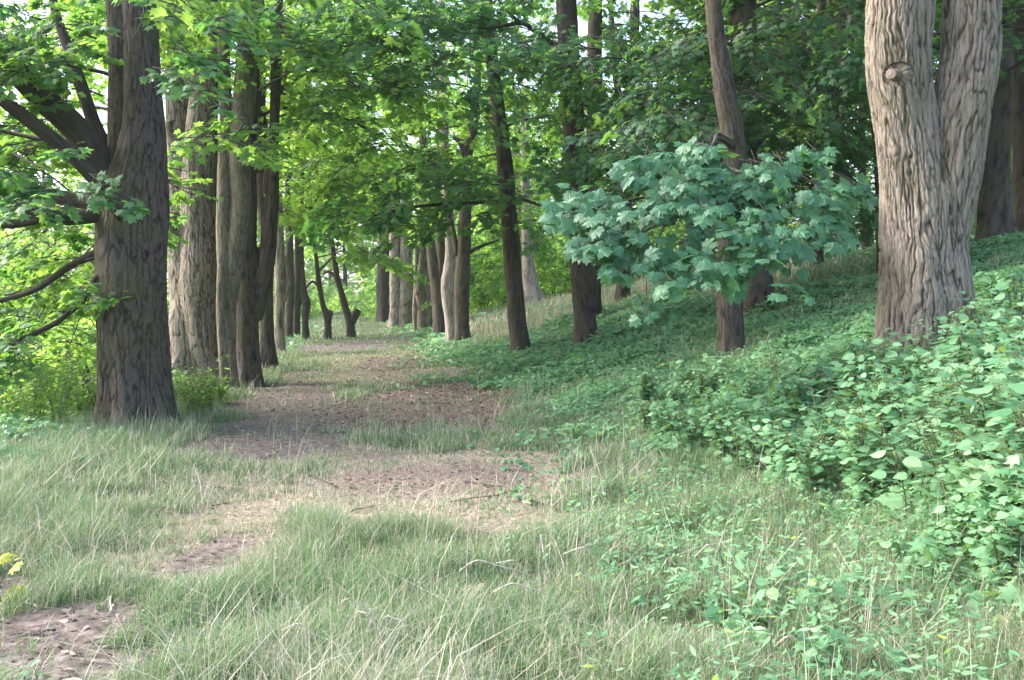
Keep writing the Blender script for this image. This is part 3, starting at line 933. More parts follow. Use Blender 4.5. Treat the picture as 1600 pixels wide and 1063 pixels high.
def cut_branch(root, b, d):
    P = np.array([[*W(1402, 118, d - .15), 20 * d / F / 2], [*W(1397, 117, d - .29), 18 * d / F / 2], [*W(1392, 116, d - .35), 17 * d / F / 2]])
    P[:, :3] -= b
    st = link('branch_stub', trunk_mesh('branch_stub', [P], amp=.003, width=.03), M['bark_grey'], root)
    ax = P[-1, :3] - P[-2, :3]; ax /= np.linalg.norm(ax)
    g = Geo()
    u = np.cross(ax, [0, 0, 1]); u /= np.linalg.norm(u); w_ = np.cross(ax, u)
    th = np.linspace(0, 2 * np.pi, 20, endpoint=False)
    rr = P[-1, 3] * .86 * (1 + .06 * np.sin(3 * th))
    c = P[-1, :3] + ax * .004
    V = np.concatenate([[c + ax * .006], c + rr[:, None] * (np.cos(th)[:, None] * u + np.sin(th)[:, None] * w_)])
    g.add(V, [np.array([(0, 1 + i, 1 + (i + 1) % 20) for i in range(20)])], t=.5)
    cut = link('cut_face', g.mesh('cut_face'), M['cut'], st)
    cut['label'] = 'pale round sawn end of the branch stub'


rt, rb = tree('ridged_tree', 'massive pale trunk with wavy bark ridges forking into two great stems', (1452, 560),
     [[(1443, 575, 128), (1440, 540, 122), (1440, 480, 116), (1435, 400, 104), (1428, 320, 100), (1421, 240, 96), (1412, 160, 92), (1405, 90, 94), (1404, 20, 98), (1402, -80, 94), (1396, -300, 84)],
      [(1472, 575, 84, .05), (1470, 540, 82, .05), (1466, 480, 84, .05), (1470, 400, 82, .0), (1480, 320, 82, -.02), (1490, 240, 88, -.02), (1502, 170, 90), (1512, 100, 88), (1518, 30, 84), (1524, -80, 80), (1536, -300, 70)],
      [(1462, 575, 120, .0), (1464, 480, 108, -.02), (1461, 400, 100, -.02), (1457, 320, 88, -.03), (1455, 260, 68, -.04), (1454, 205, 44, -.03), (1453, 170, 22, 0)],
      [(1424, 128, 64), (1409, 120, 50, -.14), (1401, 117, 34, -.24)]],
     'bark_grey', vox=.008, amp=.024, width=.04, flare=.35, lobes=4, d=9.6, seed=73, smooth=14,
     crown=[TOP], leafmat='leaf')
cut_branch(rt, rb, rb[1])
for lab, base, d, stems, bk, sd, cr in [
    ('thick dark trunk standing on the bank behind the massive ridged tree, at right', (1556, 378), 18,
     [[(1556, 382, 52), (1556, 340, 46), (1555, 250, 43), (1556, 150, 46), (1560, 50, 47), (1562, -80, 44)]], 'bark_brown', 81, (100, 330)),
    ('dark trunk cut by the right picture edge beside the thick dark trunk', (1600, 346), 20.5,
     [[(1604, 350, 42), (1603, 250, 38), (1600, 150, 36), (1598, 0, 34), (1597, -80, 32)]], 'bark_dark', 83, (100, 330)),
    ('thin dark stem close against the left side of the massive ridged trunk', (1378, 410), 17.5,
     [[(1378, 414, 15), (1376, 340, 14), (1372, 250, 14), (1366, 150, 13), (1360, 50, 13), (1354, -80, 12)]], 'bark_dark', 85, (60, 300)),
    ('leaning dark trunk on the grassy crest, left of its thinner upright neighbour', (1326, 382), 25,
     [[(1327, 384, 26), (1322, 340, 19), (1314, 280, 16), (1306, 200, 14), (1300, 80, 12), (1296, -60, 10)]], 'bark_dark', 87, (0, 360)),
    ('thin upright dark trunk on the grassy crest, right of the leaning one', (1352, 377), 26,
     [[(1353, 380, 15), (1350, 330, 12), (1347, 250, 11), (1346, 120, 10), (1346, -60, 9)]], 'bark_dark', 89, (0, 360)),
    ('dark stem on the bank half covered by the right end of the broad-leaved bough', (1276, 394), 21,
     [[(1276, 398, 18), (1275, 340, 16), (1278, 250, 16), (1282, 150, 15), (1284, 20, 14), (1286, -80, 13)]], 'bark_dark', 91, (0, 360))]:
    tree('dark_tree', lab, base, stems, bk, d=d, amp=.015, width=.05, seed=sd,
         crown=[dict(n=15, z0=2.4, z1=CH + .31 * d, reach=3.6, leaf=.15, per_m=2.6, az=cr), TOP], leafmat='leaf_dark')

tree('pale_tree', 'pale sunlit bare trunk standing out in the meadow on top of the bank', (829, 462),
     [[(830, 464, 33), (828, 440, 25), (826, 415, 20), (824, 380, 17), (822, 320, 15), (820, 240, 13), (820, 160, 11)]], 'bark_pale', d=40, amp=.015, width=.06, flare=.5, seed=95,
     crown=[dict(n=14, z0=2.6, z1=9, reach=3.4, leaf=.2, tone=.1)], leafmat='leaf')


# ------------------------------------------------------------------ what grows where: worn soil, leaf litter, dry turf (world-space patches)
def patches(lst):
    out = []
    for px, py, rx, ry, k in lst:
        c = G(px, py)
        hx = rx * c[1] / F
        hy = .5 * abs(G(px, py - ry)[1] - G(px, py + ry)[1])
        out.append((c[0], c[1], hx, max(hy, .25), k))
    return out


def mask(lst, x, y, wob=.36):
    m = np.zeros(np.shape(x))
    n = fbm2(x, y, .9, 2) * wob + fbm2(x, y, 3.1, 7) * wob * .6
    for cx, cy, hx, hy, k in lst:
        e = np.sqrt(((x - cx) / hx) ** 2 + ((y - cy) / hy) ** 2) + n
        m = np.maximum(m, k * (1 - sstep(.72, 1.12, e)))
    return m


SOIL = patches([(70, 985, 190, 60, 1), (40, 1045, 200, 50, 1), (-60, 950, 120, 60, 1), (330, 868, 60, 34, .9), (300, 880, 50, 14, .7), (430, 690, 130, 26, 1), (440, 660, 120, 34, 1), (440, 630, 92, 24, 1),
                (450, 605, 62, 13, .95), (476, 583, 34, 9, .9), (520, 543, 110, 8, .95), (600, 532, 60, 4, .8), (620, 705, 90, 12, .5), (760, 735, 90, 18, .45)])
LITTER = patches([(690, 622, 125, 34, 1), (750, 645, 75, 26, 1), (600, 655, 100, 24, .8), (620, 566, 75, 10, .8), (560, 640, 70, 26, .6), (690, 750, 160, 26, .55)])
DRY = patches([(680, 740, 230, 55, 1), (580, 785, 230, 42, 1), (740, 795, 180, 34, .9), (420, 790, 130, 40, .8), (560, 715, 160, 22, .8), (560, 575, 60, 30, .5), (330, 780, 120, 40, .6), (600, 590, 120, 14, .8), (560, 560, 90, 8, .4), (450, 760, 170, 50, .7), (300, 860, 160, 50, .7)])


def soil(x, y): return mask(SOIL, x, y)
def litter(x, y): return mask(LITTER, x, y)
def dry(x, y): return mask(DRY, x, y, .4)


g = Geo()
xs = np.concatenate([np.linspace(-500, -60, 12)[:-1], np.linspace(-60, -14, 40)[:-1], np.linspace(-14, 14, 260)[:-1], np.linspace(14, 60, 40)[:-1], np.linspace(60, 500, 12)])
ys = np.concatenate([np.linspace(-60, 2, 14)[:-1], np.linspace(2, 20, 200)[:-1], np.linspace(20, 70, 200)[:-1], np.linspace(70, 150, 30)[:-1], np.linspace(150, 900, 12)])
X, Y = np.meshgrid(xs, ys)
V = np.stack([X, Y, terrain(X, Y)], -1)
nx, ny = len(xs), len(ys)
i = np.arange(nx - 1)[None] + np.arange(ny - 1)[:, None] * nx
Q = np.stack([i, i + 1, i + 1 + nx, i + nx], -1).reshape(-1, 4)
V[..., 2] += .012 * noise2(X, Y, 6) * soil(X, Y)
g.add(V.reshape(-1, 3), [Q], smooth=True, t=soil(X, Y).ravel(), vec=np.stack([litter(X, Y), dry(X, Y), 0 * X], -1).reshape(-1, 3))


def ground_material():
    m, nt, N, L = new_mat('woodland_ground')
    out = N.new('ShaderNodeOutputMaterial')
    a = N.new('ShaderNodeAttribute'); a.attribute_name = 'tint'
    b = N.new('ShaderNodeAttribute'); b.attribute_name = 'cover'
    sp = N.new('ShaderNodeSeparateXYZ'); L.new(b.outputs['Vector'], sp.inputs[0])
    geo = N.new('ShaderNodeNewGeometry')
    def nz(s, d=4):
        n = N.new('ShaderNodeTexNoise'); n.inputs['Scale'].default_value = s; n.inputs['Detail'].default_value = d
        L.new(geo.outputs['Position'], n.inputs['Vector']); return n
    def mix(f, A, B):
        x = N.new('ShaderNodeMix'); x.data_type = 'RGBA'
        L.new(f, x.inputs['Factor']); L.new(A, x.inputs['A']); L.new(B, x.inputs['B']); return x.outputs['Result']
    turf = ramp(N, [(.3, (.03, .045, .018)), (.55, (.06, .075, .03)), (.75, (.12, .11, .055))])
    n1 = nz(7); L.new(n1.outputs['Fac'], turf.inputs['Fac'])
    dryr = ramp(N, [(.3, (.12, .095, .065)), (.5, (.23, .18, .135)), (.7, (.38, .31, .245))])
    n2 = nz(24); L.new(n2.outputs['Fac'], dryr.inputs['Fac'])
    soilr = ramp(N, [(.25, (.055, .043, .038)), (.5, (.115, .092, .082)), (.72, (.22, .18, .16))])
    n3 = nz(13, 7); L.new(n3.outputs['Fac'], soilr.inputs['Fac'])
    litr = ramp(N, [(.3, (.05, .037, .031)), (.5, (.135, .095, .078)), (.7, (.27, .19, .16))])
    n4 = nz(38, 3); L.new(n4.outputs['Fac'], litr.inputs['Fac'])
    c = mix(sp.outputs[1], turf.outputs[0], dryr.outputs[0])
    c = mix(sp.outputs[0], c, litr.outputs[0])
    c = mix(a.outputs['Fac'], c, soilr.outputs[0])
    p = N.new('ShaderNodeBsdfPrincipled'); p.inputs['Roughness'].default_value = .95
    p.inputs['Specular IOR Level'].default_value = .15
    L.new(c, p.inputs['Base Color'])
    bp = N.new('ShaderNodeBump'); bp.inputs['Strength'].default_value = .9; bp.inputs['Distance'].default_value = .04
    L.new(n3.outputs['Fac'], bp.inputs['Height']); L.new(bp.outputs[0], p.inputs['Normal'])
    L.new(p.outputs[0], out.inputs['Surface'])
    return m


o = link('ground', g.mesh('ground', vec='cover'), ground_material())
tag(o, kind='structure')

# ------------------------------------------------------------------ grass
TRUNKS = np.array([(b_[3][0], b_[3][1], .5 * b_[2] + .12) for b_ in INFO])


def scatter(n, d0, d1, pw=1.0, margin=1.12):
    """points inside the view's wedge, density falling with distance"""
    u = rng.random(n)
    if abs(pw - 2) < 1e-6: d = d0 * (d1 / d0) ** u
    else: d = (d0 ** (2 - pw) + u * (d1 ** (2 - pw) - d0 ** (2 - pw))) ** (1 / (2 - pw))
    x = (rng.random(n) * 2 - 1) * (.515 * margin * d + .3)
    k = np.ones(n, bool)
    for tx, ty, tr in TRUNKS:
        k &= (x - tx) ** 2 + (d - ty) ** 2 > tr * tr * .8
    return x[k], d[k]


def blades(g, x, y, h, w, t, lean=.5, seg=3, sd=.45):
    n = len(x)
    if n == 0: return
    z = terrain(x, y) - .01
    az = rng.uniform(0, 2 * np.pi, n)
    bend = np.clip(np.abs(rng.normal(lean, sd, n)), 0, 1.7) * h
    dx, dy = np.cos(az), np.sin(az)
    fa = az + np.pi / 2 + rng.normal(0, .6, n)
    sx, sy = np.cos(fa) * w * .5, np.sin(fa) * w * .5
    P0 = np.stack([x, y, z], -1)
    S = np.stack([sx, sy, 0 * sx], -1)
    rows = []
    us = [0, .5, 1.0] if seg == 2 else ([0, .35, .7, 1.0] if seg == 3 else [0, 1.0])
    for u in us:
        C = P0 + np.stack([dx * bend * u ** 2, dy * bend * u ** 2, h * (u - .35 * u * u * np.clip(bend / h, 0, 1.6))], -1)
        rows.append((C, 1 - u ** 1.5))
    V = []
    for C, k in rows[:-1]:
        V += [C - S * k, C + S * k]
    V.append(rows[-1][0])
    V = np.stack(V, 1)
    k = V.shape[1]
    off = (np.arange(n) * k)[:, None, None]
    F_ = []
    m = len(rows) - 1
    if m > 1:
        q = np.array([(2 * j, 2 * j + 1, 2 * j + 3, 2 * j + 2) for j in range(m - 1)])
        F_.append((q[None] + off).reshape(-1, 4))
    F_.append((np.array([(2 * m - 2, 2 * m - 1, 2 * m)])[None] + off).reshape(-1, 3))
    g.add(V.reshape(-1, 3), F_, t=np.repeat(t, k))


def grass_state(x, y):
    s, l, dr = soil(x, y), litter(x, y), dry(x, y)
    u = x - toe(y)
    dens = np.clip(1 - 1.02 * s - .75 * l, 0.045, 1)
    clump = fbm2(x, y, 1.6, 4)
    dens = dens * np.clip(.75 + .6 * clump, .25, 1)
    lf = sstep(1.2, -.4, x - row_left(y))                   # rough grass outside the left row
    h = .15 + .09 * clump + .05 * fbm2(x, y, .5, 81)
    dens = dens * (1 - .22 * dr)
    h = h * (1 - .76 * dr) + .16 * lf + .12 * sstep(-.8, 1.5, u) * sstep(12, 8, y)
    h = h * np.where(y > 16, .75, 1) * (1 - .5 * np.clip(l, 0, 1))
    mead = np.maximum(sstep(23, 28, y) * sstep(.7, 1.8, u), sstep(17, 21, y) * sstep(4.5, 6, u) * sstep(9, 6.5, x))               # pale tall meadow on the far bank top, its sunlit brightness partly painted
    h = h + .22 * mead; dr = np.maximum(dr, .8 * mead)
    return dens, np.clip(h, .028, .6), dr, u


g = Geo()
for n, d0, d1, pw, wd, seg in ((190000, 2.7, 7.5, 1.2, .0036, 3), (190000, 7.5, 15, 1.3, .0062, 2), (150000, 15, 32, 1.3, .014, 2), (90000, 32, 75, 1.3, .035, 1)):
    x, y = scatter(n, d0, d1, pw)
    dens, h, dr, u = grass_state(x, y)
    herbs = sstep(.2, 1.2, u)
    keep = rng.random(len(x)) < dens * (1 - .5 * herbs * (1 - sstep(22, 28, y)))
    x, y, h, dr = x[keep], y[keep], h[keep], dr[keep]
    t = rng.normal(.37, .2, len(x)) + .12 * fbm2(x, y, .8, 11)
    straw = rng.random(len(x)) < (.27 + .4 * dr + .2 * sstep(20, 26, y) * sstep(.7, 1.8, x - toe(y)))
    t = np.where(straw, rng.normal(.8, .12, len(x)), t)
    h = h * np.where(straw, 1.15, 1)
    blades(g, x, y, h * rng.uniform(.5, 1.35, len(x)), wd * rng.uniform(.7, 1.5, len(x)), np.clip(t, 0, 1), lean=.6, seg=seg)
# tufts: blades fanning out of one root
x, y = scatter(9000, 2.9, 11, 1.25)
dens, h, dr, u = grass_state(x, y)
k = rng.random(len(x)) < dens * np.clip(.5 + .9 * fbm2(x, y, 1.1, 71), .05, 1) * (1 - .7 * dr) * (1 - .6 * sstep(.4, 1.4, u))
x, y, h = x[k], y[k], h[k]
per = 16
tx, ty = np.repeat(x, per), np.repeat(y, per)
ox, oy = rng.normal(0, .025, len(tx)), rng.normal(0, .025, len(tx))
tt = np.clip(np.repeat(rng.normal(.3, .16, len(x)), per) + rng.normal(0, .1, len(tx)), 0, 1)
blades(g, tx + ox, ty + oy, np.repeat(h, per) * rng.uniform(.7, 1.5, len(tx)), np.where(ty < 7, .0058, .0075) * rng.uniform(.6, 1.3, len(tx)), tt, lean=.8, seg=3, sd=.35)
# thin pale straws and bent seed stalks rising out of the turf
x, y = scatter(24000, 2.9, 17, 1.3)
dens, h, dr, u = grass_state(x, y)
k = rng.random(len(x)) < dens * np.clip(.35 + .8 * fbm2(x, y, .7, 61), .05, 1) * (1 - .8 * sstep(.6, 1.5, u)) * (1 - .7 * dr)
x, y = x[k], y[k]
blades(g, x, y, rng.uniform(.22, .62, len(x)), np.where(y < 7, .0042, .0065), np.clip(rng.uniform(.55, 1.0, len(x)), 0, 1), lean=.75, seg=3, sd=.5)
o = link('grass', g.mesh('grass'), M['grass'])
tag(o, 'mixed green and straw coloured grass covering the path verges', kind='stuff')

# ------------------------------------------------------------------ leaf litter and straw lying on the soil
g = Geo()
x, y = scatter(90000, 3, 45, 1.5)
k = rng.random(len(x)) < np.clip(litter(x, y) * 1.0 + .22 * soil(x, y) + .06, 0, 1) * np.where(x - toe(y) > .6, 0, 1)
x, y = x[k], y[k]
n = len(x)
az = rng.uniform(0, 6.28, n)
put_leaves(g, T_OVAL, np.stack([x, y, terrain(x, y) + .012], -1), np.stack([np.cos(az), np.sin(az), rng.normal(0, .2, n)], -1),
           np.stack([rng.normal(0, .35, n), rng.normal(0, .35, n), np.ones(n)], -1), rng.uniform(.03, .075, n) * np.clip(y / 14, .7, 1.6), rng.random(n))
M['litter'] = leaf_material('dead_leaf', [(0, (.07, .045, .035)), (.5, (.155, .10, .08)), (.85, (.28, .205, .165)), (1, (.42, .34, .26))], [(0, (.1, .06, .04)), (1, (.3, .2, .1))], trans=.1, rough=.8, spec=.2)
o = link('fallen_leaves', g.mesh('fallen_leaves'), M['litter'])
tag(o, 'brown fallen leaves scattered on the bare path soil', kind='stuff')

# ------------------------------------------------------------------ herbs: low leafy cover of the bank and rough edges
def herb_cover(g, x, y, hgt, leaf, per, tmpl, t0, up=.55):
    n = len(x)
    if n == 0: return
    z = terrain(x, y)
    X = np.repeat(x, per); Y = np.repeat(y, per); Z = np.repeat(z, per); H = np.repeat(hgt, per); Lf = np.repeat(leaf, per)
    m = len(X)
    az = rng.uniform(0, 6.28, m)
    k = rng.random(m) ** .6
    rad = Lf * rng.uniform(.2, .9, m)
    P = np.stack([X + np.cos(az) * rad, Y + np.sin(az) * rad, Z + H * k], -1)
    D = np.stack([np.cos(az), np.sin(az), rng.normal(-.15, .35, m)], -1)
    N = np.stack([rng.normal(-.1, .42, m), rng.normal(-.38, .42, m), np.full(m, .95)], -1)
    t = np.clip(np.repeat(t0, per) + rng.normal(0, .14, m), 0, 1)
    put_leaves(g, tmpl, P, D, N, Lf * rng.uniform(.7, 1.25, m), t)


g = Geo()
for n, d0, d1, per, lf in ((14000, 3.6, 9, 7, .052), (26000, 9, 17, 7, .055), (26000, 17, 32, 6, .085), (10000, 32, 62, 5, .18)):
    x, y = scatter(n * 3, d0, d1, 1.2)
    u = x - toe(y)
    edge = fbm2(x, y, .9, 21) * .5
    on = sstep(-.15, .6, u + edge) * sstep(10.5, 8.5, u)
    on = np.maximum(on, .06 * sstep(-1.8, -.6, u) * (1 - soil(x, y)) * (1 - litter(x, y)))
    on = np.maximum(on, .4 * sstep(.3, -.5, x - row_left(y) + edge))
    on = on * (1 - .85 * np.maximum(sstep(23, 29, y) * sstep(.7, 1.8, u), sstep(17, 21, y) * sstep(4.5, 6, u) * sstep(9, 6.5, x)))
    k = rng.random(len(x)) < on * .7
    x, y, u = x[k], y[k], u[k]
    lush = sstep(13.5, 9, y) * sstep(.2, 1.3, u)
    hl = .12 + .16 * fbm2(x, y, .7, 31) + .08 * fbm2(x, y, 2.2, 33) + .30 * lush + .22 * sstep(0, -1.2, x - row_left(y))
    t = .5 + .3 * fbm2(x, y, .6, 41) + .1 * sstep(0, -1, x - row_left(y))
    t = np.where(rng.random(len(x)) < .012, .95, np.clip(t, .05, .8))
    s = lf * (1 + .45 * lush) * rng.uniform(.5, 1.5, len(x)) * (1 + .35 * fbm2(x, y, .5, 91))
    k2 = rng.random(len(x)) < np.clip(.75 + .7 * fbm2(x, y, 1.2, 93), .1, 1)
    x, y, hl, t, s = x[k2], y[k2], hl[k2], t[k2], s[k2]
    sp = fbm2(x, y, .8, 95) + rng.normal(0, .35, len(x)) > .15
    hl = np.clip(hl, .05, .7)
    herb_cover(g, x[sp], y[sp], hl[sp], s[sp] * 1.15, per, T_MAPLE_MID if d0 < 17 else T_OVAL, t[sp] - .06)
    herb_cover(g, x[~sp], y[~sp], hl[~sp], s[~sp], per, T_NETTLE if d0 < 9 else T_OVAL, t[~sp])
# slender-leaved weeds among the near grass on the right
x, y = scatter(6500, 2.9, 8, 1.2)
u = x - toe(y) + .6 * fbm2(x, y, .8, 51)
k = rng.random(len(x)) < .85 * sstep(-1.9, -.2, u) * sstep(-2.5, -1, u)
x, y = x[k], y[k]
herb_cover(g, x, y, rng.uniform(.08, .30, len(x)), rng.uniform(.035, .065, len(x)), 7, T_LANCE, rng.uniform(.4, .8, len(x)))
o = link('undergrowth', g.mesh('undergrowth'), M['herb'])
tag(o, 'low leafy herbs carpeting the bank and rough edges', kind='stuff')


# ------------------------------------------------------------------ trees of the wood and field beyond (shared meshes, each tree its own object)
def far_tree_meshes(seed, h, reach, z0, n, leaf, size, tone, mat, r0=.22):
    r = np.random.default_rng(seed)
    fo = Foliage(r)
    lean = r.normal(0, .03, 2)
    def axis(q): return np.array([lean[0] * q + .12 * math.sin(q * .7 + seed), lean[1] * q, q])
    grow(fo, axis, n=n, z0=z0, z1=h, reach=reach, leaf=leaf, size=size, per_m=2.3, tone=tone, r_br=.05, droop=.55)
    pts = np.array([[*axis(q)[:2], q, r0 * (1 - .85 * q / h)] for q in np.linspace(-.4, h, 8)])
    return trunk_mesh('trunk', [pts], amp=.02, width=.07, flare=.3, base_r=r0, seed=seed), fo.mesh('crown', T_OVAL if leaf < .26 else T_FAR), mat


def shrub_meshes(seed, h, wd, n, leaf, tone, mat):
    r = np.random.default_rng(seed)
    fo = Foliage(r)
    for q in range(7):
        a = r.uniform(0, 6.28)
        tip = np.array([math.cos(a) * wd * r.uniform(.2, .7), math.sin(a) * wd * r.uniform(.2, .7), h * r.uniform(.6, .95)])
        fo.branch(np.array([[0, 0, -.1], tip * np.array([.35, .35, .5]), tip]), .03, .01)
    az = r.uniform(0, 6.28, n); k = r.random(n) ** .5
    zz = h * r.random(n) ** .8
    prof = wd * np.sqrt(np.clip(1 - (zz / h) ** 2.2, .05, 1)) * (.8 + .35 * np.sin(3 * az + seed) * np.sin(5 * zz / h + seed))
    C = np.stack([np.cos(az) * k * prof, np.sin(az) * k * prof, zz], -1)
    fo.sprays(C, az + r.normal(0, .5, n), r.normal(-.15, .3, n), r.uniform(.5, .9, n), leaf, 1, tone)
    return fo.mesh('foliage', T_OVAL), mat


FT = [far_tree_meshes(201, 15, 5.0, 1.2, 46, .26, 1.5, .15, 'leaf_bright'),
      far_tree_meshes(202, 13, 4.4, .8, 44, .26, 1.5, .25, 'leaf_bright'),
      far_tree_meshes(203, 16, 4.6, 2.0, 44, .26, 1.5, 0, 'leaf'),
      far_tree_meshes(204, 14, 4.2, 1.6, 44, .22, 1.3, -.1, 'leaf_dark', .2),
      far_tree_meshes(205, 16, 4.6, 2.4, 44, .22, 1.3, 0, 'leaf_dark', .24)]
SH = [shrub_meshes(211, 2.6, 2.2, 120, .16, .1, 'leaf_bright'), shrub_meshes(212, 3.6, 2.6, 150, .17, .15, 'leaf_bright'), shrub_meshes(213, 1.7, 1.6, 90, .13, .25, 'leaf_bright')]


def far_tree(kind, x, y, s, rz, label, group):
    tm, cm, mt = FT[kind]
    root = empty('woodland_tree', (x, y, float(terrain(x, y)) - .05))
    root.rotation_euler.z = rz; root.scale = (s, s, s)
    tag(root, label, 'tree', group)
    link('trunk', tm, M['bark_dark'], root)
    link('crown', cm, [M[mt], M['twig']], root)


def shrub(kind, x, y, s, rz, label, group=None):
    m, mt = SH[kind]
    o = link('shrub', m, [M[mt], M['twig']])
    o.location = (x, y, float(terrain(x, y)) - .05); o.rotation_euler.z = rz; o.scale = (s, s, s * rng.uniform(.85, 1.15))
    tag(o, label, 'shrub', group)


def spread(n, px0, px1, d0, d1, mind, rs):
    out = []
    for _ in range(4000):
        if len(out) >= n: break
        d = rs.uniform(d0, d1); x = (rs.uniform(px0, px1) - 800) / F * d
        if all((x - a) ** 2 + (d - b) ** 2 > mind ** 2 for a, b in out) and all((x - t[0]) ** 2 + (d - t[1]) ** 2 > 2.2 for t in TRUNKS):
            out.append((x, d))
    return out


rs = np.random.default_rng(77)
for x, y in spread(9, 380, 790, 105, 150, 7, rs):
    far_tree([0, 1, 2][rs.integers(3)], x, y, rs.uniform(.9, 1.3), rs.uniform(0, 6.28), 'bright leafy tree massed beyond the far end of the path', 'trees closing the end of the path')
for x, y in spread(9, 740, 1060, 60, 98, 6, rs):
    far_tree([0, 1, 1][rs.integers(3)], x, y, rs.uniform(.85, 1.25), rs.uniform(0, 6.28), 'leafy tree standing behind the pale meadow on top of the bank', 'trees behind the meadow')
for x, y in spread(20, 1040, 1760, 34, 84, 4.6, rs):
    far_tree([3, 4, 4, 2][rs.integers(4)], x, y, rs.uniform(.85, 1.2), rs.uniform(0, 6.28), 'dark tree of the shady wood behind the crest of the bank', 'trees of the shady wood')
for x, y in spread(16, -260, 420, 55, 120, 6, rs):
    if x < row_left(y) - 9:
        far_tree([0, 1, 1][rs.integers(3)], x, y, rs.uniform(.75, 1.15), rs.uniform(0, 6.28), 'bright tree down in the light beyond the left row', 'trees in the light left of the row')
for x, y in spread(6, -150, 170, 28, 42, 4.5, rs):
    if x < row_left(y) - 4:
        far_tree([0, 1, 1][rs.integers(3)], x, y, rs.uniform(.55, .75), rs.uniform(0, 6.28), 'young bright tree on the low ground left of the path', 'young trees on the low ground')
for x, y in spread(5, -120, 200, 16, 26, 2.4, rs):
    if x < row_left(y) - 2:
        shrub([0, 2][rs.integers(2)], x, y, rs.uniform(.8, 1.2), rs.uniform(0, 6.28), 'bright green bush below the left edge of the path', 'bushes below the left row')
for x, y in spread(12, 740, 1000, 42, 58, 2.6, rs):
    shrub([1, 0, 1][rs.integers(3)], x, y, rs.uniform(.9, 1.3), rs.uniform(0, 6.28), 'rounded green bush along the back of the meadow', 'bushes at the back of the meadow')
for x, y in spread(7, 590, 760, 64, 80, 2.6, rs):
    shrub([0, 1, 2][rs.integers(3)], x, y, rs.uniform(.8, 1.25), rs.uniform(0, 6.28), 'low bright bush filling the far end of the path', 'bushes at the end of the path')

for x, y in spread(9, 410, 610, 80, 100, 3.0, rs):
    shrub([0, 2, 0][rs.integers(3)], x, y, rs.uniform(1.0, 1.5), rs.uniform(0, 6.28), 'pale bright bush in the open light where the avenue ends', 'bushes in the light at the avenue end')


# ------------------------------------------------------------------ single plants
T_HEART = half_outline([(.02, .22), (.18, .38), (.48, .36), (.78, .16)])


def leafy_plant(name, label, px, py, d, h, leaf, stems=3, pairs=6, mat='herb', tmpl=T_NETTLE, group=None, tone=0.0, sd=0, spreadr=.35, cat='plant', lean=(0, 0), xyz=None):
    r = np.random.default_rng(900 + sd)
    if xyz is None:
        b = W(px, py, d); b[2] = terrain(b[0], b[1])
    else: b = np.array(xyz, float)
    root = empty(name, b); tag(root, label, cat, group)
    g = Geo(); fo = Foliage(r)
    for k in range(stems):
        a = r.uniform(0, 6.28)
        tip = np.array([math.cos(a) * spreadr * r.uniform(.3, 1) * h + lean[0] * h, math.sin(a) * spreadr * r.uniform(.3, 1) * h + lean[1] * h, h * r.uniform(.75, 1.05)])
        pts = np.array([[0, 0, -.03, .006], [*(tip * [.3, .3, .5]), .005], [*tip, .0025]]) + np.array([r.normal(0, .03), r.normal(0, .03), 0, 0])
        V, Q, C, ax = tube(pts, 6, 10)
        g.add(V, [Q, C], smooth=True)
        for q in np.linspace(.25, 1, pairs):
            p = np.array([np.interp(q, np.linspace(0, 1, 10), ax['P'][:, j]) for j in range(3)])
            a0 = r.uniform(0, 6.28)
            for s in range(3 if q > .95 else 2):
                aa = a0 + s * (2.1 if q > .95 else math.pi) + r.normal(0, .3)
                Dv = np.array([[math.cos(aa), math.sin(aa), r.uniform(-.45, .25)]])
                Nv = np.array([[r.normal(-.1, .35), r.normal(-.4, .35), .9]])
                st = leaf * r.uniform(.25, .7)
                P = p + Dv * st
                fo.A.append(p[None]); fo.B.append(P); fo.ra.append(np.array([.0022]))
                fo.leaves(P, Dv, Nv, leaf * r.uniform(.65, 1.2) * (1.1 - .3 * q), np.clip(r.normal(.45 + tone, .16, 1), 0, .86 if mat == 'herb' else 1))
    link('stem', g.mesh('stem'), M['stem'], root)
    link('foliage', fo.mesh('foliage', tmpl), [M[mat], M['stem']], root)
    return root


M['stem'] = plain('green_stem', (.11, .12, .05))
M['yellow'] = leaf_material('yellowing_leaf', [(0, (.22, .28, .03)), (.5, (.35, .38, .04)), (1, (.5, .47, .06))], [(0, (.4, .5, .05)), (1, (.6, .6, .1))], trans=.4)
leafy_plant('sapling', 'leafy shoot standing upright left of the ridged trunk\'s foot', 1310, 600, 8.3, .85, .15, 2, 9, sd=1, tone=.1, lean=(.25, 0))
leafy_plant('sapling', 'broad-leaved shoot growing right in front of the ridged trunk\'s foot', 1500, 640, 8.2, .55, .17, 4, 4, sd=2, tone=.15)
leafy_plant('sapling', 'tall weed with arching sprays between the ridged trunk and the right picture edge', 1575, 600, 8.6, .9, .14, 4, 8, sd=3)
leafy_plant('sapling', 'large broad-leaved sapling at the right picture edge over the near grass', 1570, 830, 5.9, .8, .2, 5, 6, sd=4)
leafy_plant('sapling', 'young maple with yellowing leaf poking in at the left picture edge above bare soil', -8, 905, 5.3, .3, .1, 2, 2, sd=5, mat='yellow', tmpl=T_MAPLE)
leafy_plant('sapling', 'small yellow-green shoot beside the slim stem at the path edge', 350, 625, 16.4, .7, .13, 1, 4, sd=6, mat='leaf_bright', lean=(-.1, 0))
leafy_plant('sapling', 'pale green seedling lying low on the bare soil at bottom left', 45, 1020, 4.0, .12, .07, 2, 2, sd=7, tone=.2)
leafy_plant('sapling', 'broken-leaved weed with one bright yellow leaf above the near grass', 1425, 835, 6.0, .5, .15, 3, 4, sd=8, tone=.35)
k = 0
